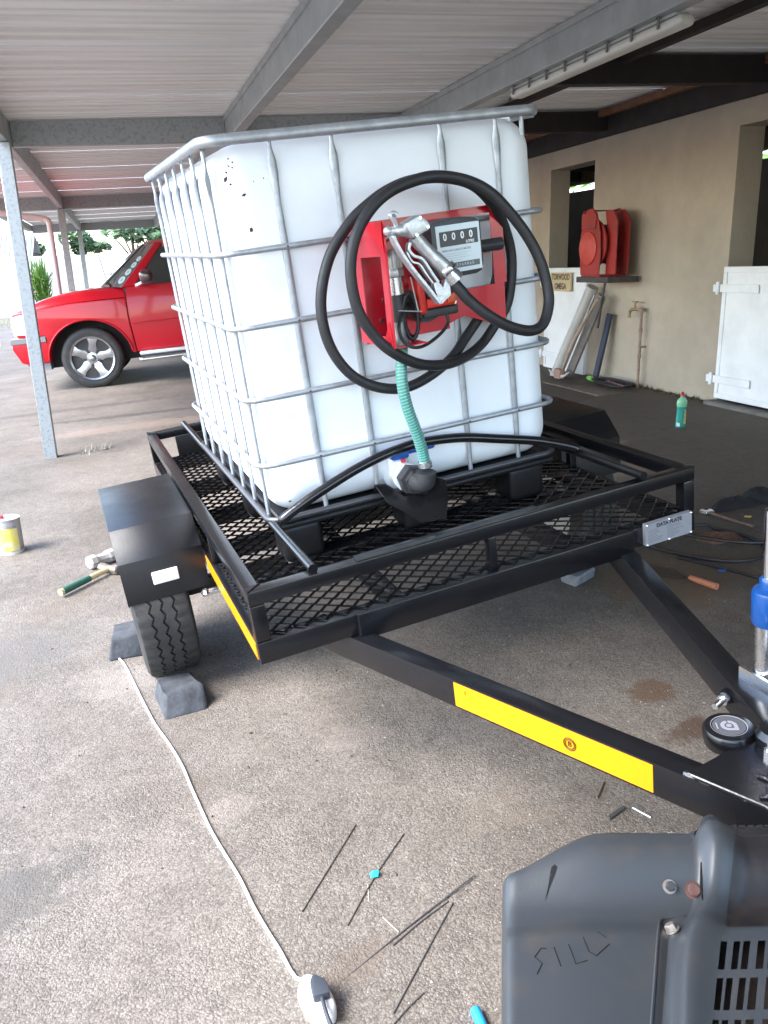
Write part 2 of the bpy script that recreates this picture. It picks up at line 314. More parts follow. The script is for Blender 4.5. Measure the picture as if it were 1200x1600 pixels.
# ---- carport --------------------------------------------------------------
RZ = lambda X: 2.37 + 0.035 * (X + 0.7)       # underside of the beams
Y0, Y1 = -2.3, 21.85  # near end extended unseen over the camera to hold back light
XL, XR = -1.75, 4.95
cp = thing('carport', 'grey steel carport with corrugated roof sheets on square posts along the open side', 'carport', (-0.7, 7.29, gz(-0.7)))
cpM = Matrix.Translation((-0.7, 7.29, gz(-0.7))).inverted()
def cpart(b, name, m, **k):
    o = b.build(name, m, cp, **k); o.data.transform(cpM); return o
def build_carport():
    for Y in (0.25, 7.29, 14.3, 21.3):
        b = MB().box(-0.75, -0.65, Y - 0.045, Y + 0.045, gz(-0.7) - 0.02, RZ(-0.7) - 0.002); cpart(b, 'post', GALV, bev=0.006)
    for X, wd in ((-0.7, 0.07), (1.06, 0.085), (2.64, 0.085)):
        z = RZ(X); b = MB().box(X - wd / 2, X + wd / 2, Y0, Y1, z, z + 0.188); cpart(b, 'beam', BEAM, bev=0.005)
        b = MB().box(X - wd / 2 - 0.012, X - wd / 2 - 0.001, Y0, Y1, z + 0.150, z + 0.186); cpart(b, 'beam_flange', BEAM)
    for Y in (0.5, 7.62, 14.5, 21.7):
        for xa, xb in ((XL, -0.737), (-0.663, 1.016), (1.104, 2.596)):
            if Y < 8 and xa < -1: continue
            b = MB(); b.add([(xa, Y - 0.03, RZ(xa)), (xb, Y - 0.03, RZ(xb)), (xb, Y + 0.03, RZ(xb)), (xa, Y + 0.03, RZ(xa)),
                             (xa, Y - 0.03, RZ(xa) + 0.186), (xb, Y - 0.03, RZ(xb) + 0.186), (xb, Y + 0.03, RZ(xb) + 0.186), (xa, Y + 0.03, RZ(xa) + 0.186)],
                            [(0, 3, 2, 1), (4, 5, 6, 7), (0, 1, 5, 4), (1, 2, 6, 5), (2, 3, 7, 6), (3, 0, 4, 7)])
            cpart(b, 'rafter', GALV, bev=0.004)
    for Y in (-1.2, 1.0, 3.2, 5.45, 7.66, 9.9, 12.1, 14.3, 16.5, 18.7, 20.9):
        b = MB(); xa, xb = 2.69, 4.93
        b.add([(xa, Y - 0.05, RZ(xa)), (xb, Y - 0.05, RZ(xb)), (xb, Y + 0.05, RZ(xb)), (xa, Y + 0.05, RZ(xa)),
               (xa, Y - 0.05, RZ(xa) + 0.18), (xb, Y - 0.05, RZ(xb) + 0.18), (xb, Y + 0.05, RZ(xb) + 0.18), (xa, Y + 0.05, RZ(xa) + 0.18)],
              [(0, 3, 2, 1), (4, 5, 6, 7), (0, 1, 5, 4), (1, 2, 6, 5), (2, 3, 7, 6), (3, 0, 4, 7)])
        tag(cpart(b, 'timber_rafter', DARKWOOD, bev=0.004), 'dark timber rafter near the stable wall')
    for X, m in ((3.42, DARKWOOD), (4.62, mat('orange_timber', (0.16, 0.075, 0.04), 0.7, var=0.3, vscale=10))):
        z = RZ(X) + 0.12; b = MB().box(X - 0.03, X + 0.03, Y0, Y1, z, z + 0.055); cpart(b, 'timber_batten', m)
    b = MB().box(4.70, 4.765, Y0, Y1, 2.52, 2.70); cpart(b, 'wall_plate', DARKWOOD)
    # corrugated sheets, ribs running up the slope
    pitch, amp, wsh = 0.115, 0.016, 0.69
    n = int((Y1 - Y0) / wsh) + 1; seg = 6 * 12
    def sheet(xl):
        vv = []; ff = []
        for k in range(seg + 1):
            y = k / seg * (wsh + 0.02); q = (y / pitch) % 1.0
            dz = amp * (1 - min(1.0, max(0.0, (abs(q - 0.5) - 0.12) / 0.10)))        # narrow ribs, flat pans
            for X in (xl, 0.2, 2.2, XR): vv.append((X, y, RZ(X) + 0.197 + dz))
        for k in range(seg):
            for j in range(3): ff.append((k * 4 + j, k * 4 + j + 1, k * 4 + j + 5, k * 4 + j + 4))
        return cpart(MB().add(vv, ff), 'roof_sheet', SHEET)
    sa, sb_ = sheet(-0.80), sheet(XL); used = set()
    for i in range(n):
        src = sa if Y0 + i * wsh < 7.3 else sb_
        o = copy_part(src, cp) if src.name in used else src
        used.add(src.name); o.location = (0, Y0 + i * wsh, -0.003 if i % 2 else 0)
    # gutter along the open side
    b = MB(); L = [(XL - 0.12, 2.39), (XL - 0.12, 2.50), (XL - 0.105, 2.50), (XL - 0.105, 2.405), (XL - 0.01, 2.405), (XL - 0.01, 2.52), (XL + 0.003, 2.52), (XL + 0.003, 2.39)]
    b.prism([(x, z) for x, z in L], 1, 7.5, Y1 + 0.05); cpart(b, 'gutter', BEAM)
build_carport()
# downpipe
dp = MB().tube(cr([(-1.80, 13.9, 2.385), (-1.78, 13.9, 2.33), (-1.6, 13.9, 2.30), (-1.0, 13.95, 2.22), (-0.9, 13.95, 2.19), (-0.87, 13.95, 2.08), (-0.87, 13.95, 1.5), (-0.87, 13.95, 0.5), (-0.87, 13.95, gz(-0.87))], 6), 0.042, 14)
tag(dp.build('downpipe', mat('pink_pvc', (0.62, 0.52, 0.52), 0.5)), 'pinkish white rainwater downpipe bending down beside the second carport post', 'downpipe')
# fluorescent fitting under the third beam
fl = thing('fluorescent_light', 'long unlit white fluorescent batten light fixed under the beam near the stable wall', 'light fitting', (2.70, 4.6, 2.42))
def build_light():
    z = RZ(2.7)
    T = Matrix.Translation((-2.70, -4.6, -2.42))
    def P(b, n_, m, par=fl, **k):
        o = b.build(n_, m, par, **k); o.data.transform(T); return o
    P(MB().box(2.645, 2.730, 3.74, 5.50, z - 0.019, z - 0.003), 'gear_tray', mat('grey_plastic', (0.42, 0.44, 0.43), 0.5), bev=0.004)
    d = MB().rbox((2.640, 3.70, z - 0.070), (2.735, 5.50, z - 0.020), 0.023, 4)
    P(d, 'diffuser', mat('milky_diffuser', (0.66, 0.67, 0.62), 0.35))
    for i in range(8):
        y = 3.85 + i * 0.225
        P(MB().box(2.628, 2.634, y - 0.008, y + 0.008, z - 0.055, z - 0.008).box(2.622, 2.640, y - 0.012, y + 0.012, z - 0.008, z - 0.003), 'clip', mat('clip_grey', (0.16, 0.16, 0.15), 0.5))
    P(MB().tube([(2.69, 5.50, z - 0.035), (2.69, 5.56, z - 0.04), (2.69, 5.61, z - 0.055)], 0.008, 8), 'cable_gland', CHAR)
build_light()

# ---- stable wall -------------------------------------------------------------
XW = 4.771
sw = thing('stable_wall', 'tan plastered stable wall with two dark door openings above white half doors', 'wall', (XW, 7, gz(XW)))
swM = Matrix.Translation((XW, 7, gz(XW))).inverted()
def wp(b, name, m, par=None, **k):
    o = b.build(name, m, par or sw, **k); o.data.transform(swM); return o
def build_wall():
    t = 0.24; zt = 2.52; zb = gz(XW) - 0.1
    op = [(4.72, 5.822), (7.93, 8.85), (11.1, 12.05)]
    b = MB(); y = -1.0
    ys = []
    for a, c in op: ys.append((y, a)); y = c
    ys.append((y, 24))
    for a, c in ys: b.box(XW, XW + t, a, c, zb, zt)
    for a, c in op: b.box(XW + 0.0005, XW + t - 0.0005, a, c, 2.335, zt - 0.001)
    wp(b, 'plastered_wall', plaster_mat())
    # rooms behind: back wall with an open slit under the eaves, floor, ceiling
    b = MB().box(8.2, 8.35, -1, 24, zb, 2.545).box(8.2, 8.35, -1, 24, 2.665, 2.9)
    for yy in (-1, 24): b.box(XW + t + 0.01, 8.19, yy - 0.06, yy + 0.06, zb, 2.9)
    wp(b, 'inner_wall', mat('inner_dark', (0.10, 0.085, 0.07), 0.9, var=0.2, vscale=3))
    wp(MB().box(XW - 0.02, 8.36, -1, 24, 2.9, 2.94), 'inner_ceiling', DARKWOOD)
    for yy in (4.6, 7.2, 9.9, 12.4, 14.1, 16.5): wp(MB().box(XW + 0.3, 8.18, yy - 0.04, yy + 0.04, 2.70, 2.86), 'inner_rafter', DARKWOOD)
    return op
build_wall()
def stable_door(y0, y1, zb, zt, hinge_y, lab):
    x0, x1 = XW - 0.035, XW + 0.01
    d = wp(MB().box(x0, x1, y0, y1, zb, zt), 'door', WHITE, bev=0.003); tag(d, lab)
    fr = MB(); f = 0.045; xf = x0 - 0.010
    fr.box(xf, x0 - 0.0005, y0 + 0.002, y1 - 0.002, zt - f, zt - 0.002).box(xf, x0 - 0.0005, y0 + 0.002, y1 - 0.002, zb + 0.002, zb + f)
    fr.box(xf, x0 - 0.0005, y0 + 0.002, y0 + f, zb + f, zt - f).box(xf, x0 - 0.0005, y1 - f, y1 - 0.002, zb + f, zt - f)
    wp(fr, 'door_frame', WHITE, d, bev=0.002)
    s = -1 if hinge_y > (y0 + y1) / 2 else 1
    for z in (zt - 0.17, zb + 0.16):
        b = MB().box(xf - 0.007, xf - 0.0005, min(hinge_y - s * 0.02, hinge_y + s * 0.42), max(hinge_y - s * 0.02, hinge_y + s * 0.42), z - 0.032, z + 0.032)
        b.cyl((xf - 0.012, hinge_y - s * 0.04, z - 0.05), (xf - 0.012, hinge_y - s * 0.04, z + 0.05), 0.017, 10)
        b.box(xf - 0.012, XW - 0.001, hinge_y - s * 0.10, hinge_y - s * 0.03, z - 0.03, z + 0.03)
        wp(b, 'strap_hinge', WHITE, d, bev=0.003)
    return d
stable_door(4.74, 5.815, 0.215, 1.285, 5.815, 'white half door with strap hinges at the right edge of the photo')
stable_door(7.935, 8.845, 0.16, 1.29, 8.845, 'white half door with a name sign, behind the tank')
tag(MB().box(XW - 0.12, XW - 0.002, 3.6, 5.85, 0.1, 0.195).build('door_step', mat('step_concrete', (0.16, 0.15, 0.14), 0.9, var=0.3, vscale=8, bump=0.3), bev=0.01), 'grey concrete step under the right white half door', 'step')
# slit light: hedge behind the stables
def leaf_cloud(n, cx, rx, s0, s1, seed, flat=0.0, hollow=0.5):
    rnd = random.Random(seed); b = MB()
    for _ in range(n):
        while True:
            p = Vector((rnd.uniform(-1, 1), rnd.uniform(-1, 1), rnd.uniform(-1, 1)))
            if hollow < p.length < 1: break
        q = Vector((cx[0] + p.x * rx[0], cx[1] + p.y * rx[1], cx[2] + p.z * rx[2])); s = rnd.uniform(s0, s1)
        a = Vector((rnd.gauss(0, 1), rnd.gauss(0, 1), rnd.gauss(0, 0.6))).normalized(); c = a.orthogonal().normalized()
        c.rotate(Matrix.Rotation(rnd.uniform(0, 6.28), 3, a)) if False else None
        e = a.cross(c)
        b.add([q - a * s, q + c * s * 0.45 + e * 0.1 * s, q + a * s, q - c * s * 0.45 + e * 0.1 * s], [(0, 1, 2, 3)])
    return b
hd = thing('hedge', 'bright green hedge glimpsed through the slit at the back of the stables', 'hedge', (10.5, 8, gz(5)))
b = MB()
for i in range(8): b.v, b.f = b.v, b.f; b.add(*(lambda q: (q.v, q.f))(leaf_cloud(260, (0, -4 + i * 2.3, 2.2), (0.7, 1.2, 1.9), 0.08, 0.18, 50 + i, hollow=0.3)))
b.build('foliage', foliage_mat('hedge_leaf', (0.10, 0.22, 0.02), (0.05, 0.12, 0.015)), hd)
for i in range(8): MB().cyl((0, -4 + i * 2.3, -0.1), (0.05, -4 + i * 2.3, 1.6), 0.05, 6, 0.02).build('stem', mat('bark', (0.08, 0.06, 0.045), 0.9, var=0.3), hd)

# ---- yard beyond -----------------------------------------------------------
hs = thing('house', 'pale bungalow with a tiled roof edge at the far left beyond the yard', 'house', (-9.2, 46, gz(-9)))
def build_house():
    pw = mat('house_wall', (0.70, 0.66, 0.63), 0.8, var=0.05)
    MB().box(-6, 4.85, 0, 7, -0.2, 2.32).build('wall', pw, hs)
    rf = MB(); rf.add([(-6.5, -0.6, 2.30), (5.3, -0.6, 2.30), (5.3, 3.5, 3.9), (-6.5, 3.5, 3.9), (5.3, 7.6, 2.3), (-6.5, 7.6, 2.3)], [(0, 1, 2, 3), (3, 2, 4, 5)])
    r = rf.build('roof', mat('tile_roof', (0.56, 0.52, 0.50), 0.8, var=0.1), hs)
    b = MB()
    for i in range(48): b.cyl((-6.4 + i * 0.245, -0.62, 2.33), (-6.4 + i * 0.245, 3.4, 3.9), 0.075, 8)
    tag(b.build('roof_tiles', mat('tile_roof2', (0.56, 0.52, 0.50), 0.8, var=0.1), r), kind='stuff')
    MB().box(-6.5, 5.3, -0.64, -0.6, 2.10, 2.26).build('fascia', mat('fascia', (0.32, 0.30, 0.30), 0.6), hs)
    for x in (3.2, 0.2):
        wdw = MB().box(x, x + 0.9, -0.03, -0.001, 0.75, 1.75).build('window', mat('window_frame', (0.5, 0.5, 0.52), 0.5), hs)
        MB().box(x + 0.06, x + 0.84, -0.04, -0.031, 0.81, 1.69).build('pane', GLASS, wdw)
build_house()
bw = thing('boundary_wall', 'pale boundary wall across the back of the yard', 'wall', (2, 38, gz(2) - 0.3))
MB().box(-7.2, 22, 0, 0.22, -0.2, 2.42).build('panel', mat('pale_block', (0.62, 0.56, 0.53), 0.85, var=0.12, vscale=1.5), bw)
for i in range(11): MB().box(-7.25 + i * 2.6, -6.95 + i * 2.6, -0.06, -0.001, -0.2, 2.46).build('pier', mat('pale_block', (0.62, 0.56, 0.53)), bw)
def tree(x, y, z, rx, ry, rz_, seed, lab, n=900, cz=None):
    t = thing('tree', lab, 'tree', (x, y, gz(x)), group=None)
    fm = foliage_mat('tree_leaf', (0.12, 0.19, 0.08), (0.07, 0.12, 0.05))
    c = MB(); rnd = random.Random(seed)
    for k in range(9):
        a = rnd.uniform(0, 6.28); rr = rnd.uniform(0.1, 0.75)
        q = leaf_cloud(n // 9, (math.cos(a) * rx * rr, math.sin(a) * ry * rr, z + rnd.uniform(-0.6, 0.6) * rz_), (rx * rnd.uniform(0.3, 0.5), ry * 0.45, rz_ * rnd.uniform(0.35, 0.55)), 0.12, 0.3, seed * 20 + k, hollow=0.2)
        c.add(q.v, q.f)
    c.build('crown', fm, t)
    b = MB().tube([(0, 0, -0.2), (0.06, 0, z * 0.4), (0, 0.05, z)], [0.2, 0.14, 0.05], 8)
    for k in range(4):
        a = k * 1.57 + 0.4; b.tube([(0.05, 0, z * 0.55), (math.cos(a) * rx * 0.5, math.sin(a) * ry * 0.5, z)], [0.07, 0.02], 6)
    b.build('trunk', mat('bark', (0.08, 0.06, 0.045)), t)
tree(1.0, 48, 3.6, 2.6, 2.2, 1.0, 3, 'broad round leafy tree rising behind the boundary wall above the truck windscreen', 1400)
tree(-1.6, 50, 3.1, 1.3, 1.2, 0.7, 5, 'small bushy tree behind the boundary wall beside the third carport post')
tree(-4.9, 52, 3.1, 1.2, 1.2, 0.8, 8, 'small pale tree behind the spiky shrub, next to the house')
sp = thing('spiky_shrub', 'light green spiky yucca shrub growing in the yard behind the red truck', 'shrub', (-2.55, 32, gz(-2.5)))
def build_shrub():
    rnd = random.Random(4); b = MB()
    for k in range(420):
        a = rnd.uniform(0, 6.28); el = rnd.uniform(-0.1, 1.45); L = rnd.uniform(0.5, 1.05); c = Vector((rnd.gauss(0, 0.1), rnd.gauss(0, 0.1), rnd.uniform(0.5, 1.5)))
        d = Vector((math.cos(a) * math.cos(el) * 0.8, math.sin(a) * math.cos(el) * 0.8, math.sin(el))); s_ = d.cross(Vector((0, 0, 1))).normalized() * 0.02
        m_ = c + d * L * 0.55; e = c + d * L - Vector((0, 0, 0.06 * L))
        b.add([c - s_, c + s_, m_ + s_ * 1.3, m_ - s_ * 1.3, e], [(0, 1, 2, 3), (3, 2, 4)])
    b.build('leaves', foliage_mat('yucca', (0.16, 0.26, 0.05), (0.09, 0.18, 0.03)), sp)
    MB().tube([(0, 0, -0.1), (0, 0, 1.3)], [0.1, 0.07], 8).build('trunk', mat('bark', (0.08, 0.06, 0.045)), sp)
build_shrub()
def grass(name, lab, spots, seed, h=0.12, n=60, m=None):
    rnd = random.Random(seed); b = MB()
    for (x, y, r) in spots:
        for k in range(n):
            a = rnd.uniform(0, 6.28); q = r * math.sqrt(rnd.random()); px, py = x + q * math.cos(a), y + q * math.sin(a); z = gz(px)
            t = rnd.uniform(0, 6.28); L = h * rnd.uniform(0.4, 1.1); wv = 0.004 + 0.02 * h
            dx, dy = math.cos(t), math.sin(t)
            b.add([(px - dy * wv, py + dx * wv, z - 0.004), (px + dy * wv, py - dx * wv, z - 0.004), (px + dx * L * 0.5, py + dy * L * 0.5, z + L)], [(0, 1, 2)])
    o = b.build(name, m or foliage_mat('grass_blade', (0.14, 0.17, 0.05), (0.08, 0.11, 0.03))); tag(o, lab, 'grass', kind='stuff')
grass('grass', 'yellow green grass at the far left edge of the yard', [(-3.6 - 0.5 * i, 21 + 0.7 * i, 0.9) for i in range(6)] + [(-5.5, 30, 3.0), (-3.5, 34, 2.5)], 2, 0.25, 220, foliage_mat('dry_grass', (0.30, 0.29, 0.10), (0.18, 0.20, 0.06)))
grass('moss', 'moss and tiny weeds along the foot of the stable wall', [(XW - 0.05, 5.9 + 0.17 * i, 0.06) for i in range(12)], 3, 0.035, 40, foliage_mat('moss_green', (0.07, 0.08, 0.025), (0.04, 0.045, 0.02)))
grass('dry_weed', 'small pale dry weed on the ground near the left post', [(-0.36, 7.30, 0.12), (-0.25, 7.36, 0.06)], 9, 0.06, 26, mat('straw', (0.36, 0.33, 0.27), 0.9))

# ================================================================== TRAILER
MT = Matrix(((0.99062, -0.07802, -0.11215, 0.24150), (0.07569, 0.99682, -0.02494, 1.93667), (0.11374, 0.01622, 0.99338, 0.40651), (0, 0, 0, 1)))
W, L, HR = 1.406, 2.163, 0.207
tr = thing('trailer', 'black flatbed utility trailer with mesh floor, side rails and yellow reflective tape', 'trailer', M=MT)
def build_trailer():
    e = 0.04
    # top rail and corner posts
    def seg(x0, x1, y0, y1, z0, z1, name, m=BLK, bev=0.004): return MB().box(x0, x1, y0, y1, z0, z1).build(name, m, tr, bev=bev, seg=2)
    seg(0, W, 0, e, HR - 0.04, HR, 'top_rail'); seg(0, W, L - e, L, HR - 0.04, HR, 'top_rail')
    seg(0, e, e + 0.001, L - e - 0.001, HR - 0.04, HR - 0.0006, 'top_rail'); seg(W - e, W, e + 0.001, L - e - 0.001, HR - 0.04, HR - 0.0006, 'top_rail')
    seg(0.30, 0.86, -0.004, 0.036, HR + 0.0005, HR + 0.007, 'rail_splice', bev=0.002)
    z1 = HR - 0.041
    for x, y in ((0.0005, 0.0005), (W - e - 0.0005, 0.0005), (0.0005, L - e), (W - e - 0.0005, L - e)):
        seg(x, x + e, y, y + e - 0.001, 0.064, z1, 'post')
    seg(0.69, 0.715, 0.006, 0.034, 0.064, z1, 'post')
    for v in (0.62, 1.55): 
        for x in (0.006, W - 0.034): seg(x, x + 0.028, v, v + 0.028, 0.064, z1, 'post')
    # bottom frame
    seg(0, W, 0, 0.05, 0, 0.062, 'frame_member'); seg(0, W, L - 0.05, L, 0, 0.062, 'frame_member')
    seg(0, 0.05, 0.051, L - 0.051, 0.0004, 0.0616, 'frame_member'); seg(W - 0.05, W, 0.051, L - 0.051, 0.0004, 0.0616, 'frame_member')
    seg(0.276, 1.165, -0.014, -0.0005, -0.012, 0.066, 'front_channel')
    for v in (0.40, 0.78, 1.16, 1.60): seg(0.051, W - 0.051, v, v + 0.05, 0.0, 0.058, 'cross_member')
    for u in (0.40, 0.98): seg(u, u + 0.04, 0.051, L - 0.051, -0.005, 0.05, 'cross_member')
    # tail board
    seg(0.125, W - 0.10, L - 0.037, L - 0.028, 0.066, HR - 0.0415, 'tail_board', BLKM)
    # expanded metal floor
    b = MB(); s = 0.029; l = 0.053; nu = int((W - 0.03) / s); nv = int((L - 0.03) / (l / 2)); z0 = 0.0640
    rnd = random.Random(1)
    for i in range(nu):
        u0 = 0.02 + s * (i + 0.5); prev = None
        for k in range(nv + 1):
            sg = 1 if (k + i) % 2 else -1
            u = u0 + sg * s * 0.46; v = 0.015 + k * l / 2
            a = 0.0023
            tw_ = [(u - a, v, z0 + 0.0065 + sg * 0.001), (u + a, v, z0 + 0.0025 + sg * 0.001), (u + a, v, z0 - 0.001 + sg * 0.001), (u - a, v, z0 + 0.003 + sg * 0.001)]
            o = len(b.v); b.v += tw_
            if prev is not None:
                for q in range(4): b.f.append((prev + q, prev + (q + 1) % 4, o + (q + 1) % 4, o + q))
            prev = o
    tag(b.build('mesh_floor', BLK, tr, ang=20), kind='stuff')
    # fenders
    prof = [(0.74, -0.055), (0.74, 0.095), (0.83, 0.187), (1.40, 0.187), (1.49, 0.095), (1.49, -0.055)]
    for sgn in (0, 1):
        x0, x1 = (-0.282, -0.006) if sgn == 0 else (W + 0.006, W + 0.282)
        o = []; t = 0.004
        for i, (v, w_) in enumerate(prof):
            dv = t if v < 1.1 else -t
            o.append((v + (dv if i not in (2, 3) else dv * 0.4), w_ - (t if i in (2, 3) else (t * 0.4 if i in (1, 4) else 0))))
        f = MB().prism(prof + o[::-1], 0, x0, x1)
        fo = f.build('fender', BLKM, tr, bev=0.0015)
        xo = x0 if sgn == 0 else x1
        lip = [(v, w_) for v, w_ in prof]; inn = [(0.775, -0.055), (0.775, 0.08), (0.845, 0.150), (1.385, 0.150), (1.455, 0.08), (1.455, -0.055)]
        MB().prism([(v + (0.005 if v < 1.1 else -0.005), w_ - 0.005) for v, w_ in lip] + inn[::-1], 0, xo + (0.001 if sgn == 0 else -0.004), xo + (0.004 if sgn == 0 else -0.001)).build('fender_lip', BLKM, fo)
        if sgn == 0:
            rf = MB().box(-0.186, -0.100, 0.731, 0.7395, 0.001, 0.045).build('reflector', mat('reflector_white', (0.82, 0.84, 0.86), 0.2, coat=0.6), tr, bev=0.004, seg=2)
            MB().box(-0.178, -0.108, 0.7285, 0.7305, 0.008, 0.038).build('lens', mat('reflector_lens', (0.88, 0.9, 0.92), 0.3), rf, bev=0.002)
    # wheels
    def tyre(c, r, wd):
        N = 176; prof = []
        hw = wd / 2
        def groove(x, d=0.010, g=0.0045): return [('g', x - g, r), ('g', x - g * 0.7, r - d), ('g', x + g * 0.7, r - d), ('g', x + g, r)]
        P = [('s', -hw * 0.72, r * 0.62), ('s', -hw * 0.98, r * 0.70), ('s', -hw * 1.06, r * 0.82), ('s', -hw * 1.02, r * 0.92), ('s', -hw * 0.93, r * 0.975), ('s', -hw * 0.82, r * 0.994)]
        for x in (-0.42, 0.0, 0.42): P += groove(x * hw)
        P.append(('s', 0.2 * hw, r))
        P += [('s', hw * 0.82, r * 0.994), ('s', hw * 0.93, r * 0.975), ('s', hw * 1.02, r * 0.92), ('s', hw * 1.06, r * 0.82), ('s', hw * 0.98, r * 0.70), ('s', hw * 0.72, r * 0.62)]
        P.sort(key=lambda q: (q[1] if q[0] == 'g' or q[2] > r * 0.97 else (-9 + q[2] if q[1] < 0 else 9 - q[2])))
        b = MB(); n = len(P)
        for k in range(N):
            a = 2 * math.pi * k / N; ph = k % 4; z = {0: -1, 1: 0, 2: 1, 3: 0}[ph] * 0.0058
            for (t, x, rr) in P:
                xx = x + (z if t == 'g' else 0); q = rr
                if t == 's' and abs(rr - r * 0.994) < 1e-6 and k % 4 == 0: q = rr - 0.006
                b.v.append((c[0] + xx, c[1] + q * math.cos(a), c[2] + q * math.sin(a)))
        for k in range(N):
            j = (k + 1) % N
            for i in range(n - 1): b.f.append((k * n + i, j * n + i, j * n + i + 1, k * n + i + 1))
        return b
    def wheel(u, wc):
        c = (u, 1.05, wc); r = 0.318
        t = tyre(c, r, 0.188).build('tyre', TYRE, tr, ang=30, recalc=True)
        rim = MB().lathe([(0.17, -0.062), (0.192, -0.066), (0.196, -0.06), (0.18, -0.045), (0.165, 0.0), (0.12, 0.02), (0.05, 0.02), (0.045, -0.02), (0.02, -0.025)], c, (1 if u > 0.5 else -1, 0, 0), 28)
        rim.fix(lambda x, y, z: (2 * c[0] - x, y, z)) if False else None
        rim.lathe([(0.19, 0.06), (0.195, 0.062), (0.17, 0.03), (0.1, 0.025)], c, (1 if u > 0.5 else -1, 0, 0), 28)
        ro = rim.build('rim', mat('rim_silver', (0.55, 0.56, 0.58), 0.4, 0.7), t, recalc=True)
        for k in range(5):
            a = k * 1.2566; s_ = 1 if u > 0.5 else -1
            MB().cyl((u + s_ * 0.01, 1.06 + 0.055 * math.cos(a), wc + 0.055 * math.sin(a)), (u + s_ * 0.045, 1.06 + 0.055 * math.cos(a), wc + 0.055 * math.sin(a)), 0.011, 6).build('wheel_nut', ZINC, t)
    wheel(-0.178, -0.138); wheel(W + 0.178, -0.215)
    seg(-0.09, W + 0.09, 1.035, 1.085, -0.20, -0.15, 'axle', BLKM)
    for u in (0.06, W - 0.11):
        for k in range(4): MB().box(u, u + 0.05, 1.06 - 0.36 + k * 0.07, 1.06 + 0.36 - k * 0.07, -0.145 + k * 0.0085, -0.138 + k * 0.0085).build('leaf_spring', BLKM, tr)
        seg(u, u + 0.05, 0.68, 0.72, -0.14, -0.001, 'spring_hanger', BLKM); seg(u, u + 0.05, 1.40, 1.44, -0.14, -0.001, 'spring_hanger', BLKM)
    MB().cyl((-0.03, 0.70, -0.06), (0.055, 0.70, -0.06), 0.012, 10).ball((-0.03, 0.70, -0.06), 0.016, 8).build('shackle_bolt', ZINC, tr)
    # drawbar
    def beam(p0, p1):
        p0 = Vector(p0); p1 = Vector(p1)
        o = MB().bar(p0, p1, 0.055, 0.077).build('drawbar_beam', BLK, tr, bev=0.005, seg=2)
        return o, p0, p1
    _, r0_, r1_ = beam((1.210, 0.18, -0.0402), (0.728, -1.24, -0.0402))
    o, p0, p1 = beam((0.208, 0.18, -0.040), (0.747, -1.18, -0.040))
    d = (p1 - p0).normalized(); sd_ = d.cross(Vector((0, 0, 1))).normalized()      # sd_ points to the -u side for this beam
    if sd_.x > 0: sd_ = -sd_
    up = sd_.cross(d); up = up if up.z > 0 else -up
    def onb(v, h, off): t = (v - p0.y) / (p1.y - p0.y); return p0 + (p1 - p0) * t + sd_ * (0.0275 + off) + up * h
    va, vb = -0.333, -0.812
    tp = [onb(va, 0.034, 0.0012), onb(va, -0.031, 0.0012), onb(vb, -0.031, 0.0012), onb(vb, 0.034, 0.0012)]
    tb = [q - sd_ * 0.001 for q in tp]
    tape = MB().add(tp + tb, [(0, 1, 2, 3), (7, 6, 5, 4), (0, 4, 5, 1), (1, 5, 6, 2), (2, 6, 7, 3), (3, 7, 4, 0)]).build('reflective_tape', YEL, tr, recalc=True)
    mk = mat('tape_print', (0.05, 0.03, 0.0), 0.5)
    q = onb(-0.635, 0.0, 0.0022); F = frame(q, d, up)
    b = MB(); 
    for rr in (0.0150, 0.0112): b.tube([q + d * math.cos(t * 0.3142) * rr + up * math.sin(t * 0.3142) * rr for t in range(20)], 0.0011, 5, closed=True)
    b.build('emblem_ring', mk, tape); text('emblem_letter', 'B', 0.0175, F, mk, tape, bold=0.0003)
    q = onb(-0.370, 0.012, 0.0018); F2 = frame(q, d, up); mk2 = mat('tape_print_pale', (0.42, 0.23, 0.0), 0.5)
    b = MB()
    for t in range(3): b.tube([q + d * (math.cos(k * 0.6 + t) * 0.007 * (1 - t * 0.25)) + up * (math.sin(k * 0.6 + t) * 0.009 * (1 - t * 0.25) + 0.004) for k in range(7)], 0.0007, 4)
    b.build('small_emblem', mk2, tape)
    MB().bar(q - d * 0.013 - up * 0.012, q + d * 0.013 - up * 0.012, 0.001, 0.003, up=up).build('small_print', mk2, tape)
    # tape along the left side
    MB().box(-0.0022, -0.0004, 0.018, 0.735, 0.008, 0.056).build('reflective_tape', YEL, tr)
    # nose plate, coupler, welds
    def uo(v): return p0.x + (p1.x - p0.x) * (v - p0.y) / (p1.y - p0.y)
    def ur(v): return r0_.x + (r1_.x - r0_.x) * (v - r0_.y) / (r1_.y - r0_.y)
    pl = [(uo(-0.86) - 0.020, -0.885), (ur(-0.84) + 0.02, -0.855), (ur(-1.15) + 0.04, -1.27), (uo(-1.0) - 0.01, -1.27), (uo(-1.0) - 0.024, -1.02)]
    npl = MB().prism(pl, 2, -0.0006, 0.0085).build('nose_plate', BLK, tr, bev=0.002)
    rnd = random.Random(5)
    b = MB()
    pts = [onb(-0.87 - 0.012 * k, 0.041 + rnd.uniform(-0.002, 0.002), -0.006 + rnd.uniform(-0.004, 0.003)) for k in range(30)]
    b.tube(pts, [rnd.uniform(0.003, 0.0075) for _ in pts], 7)
    for q in range(7):
        x, y = 0.70 + rnd.uniform(-0.02, 0.08), -0.97 - rnd.uniform(0, 0.2)
        b.tube(cr([(x + rnd.uniform(-0.03, 0.03), y + k * 0.022, 0.010 + rnd.uniform(-0.001, 0.003)) for k in range(4)], 3), 0.0045, 6)
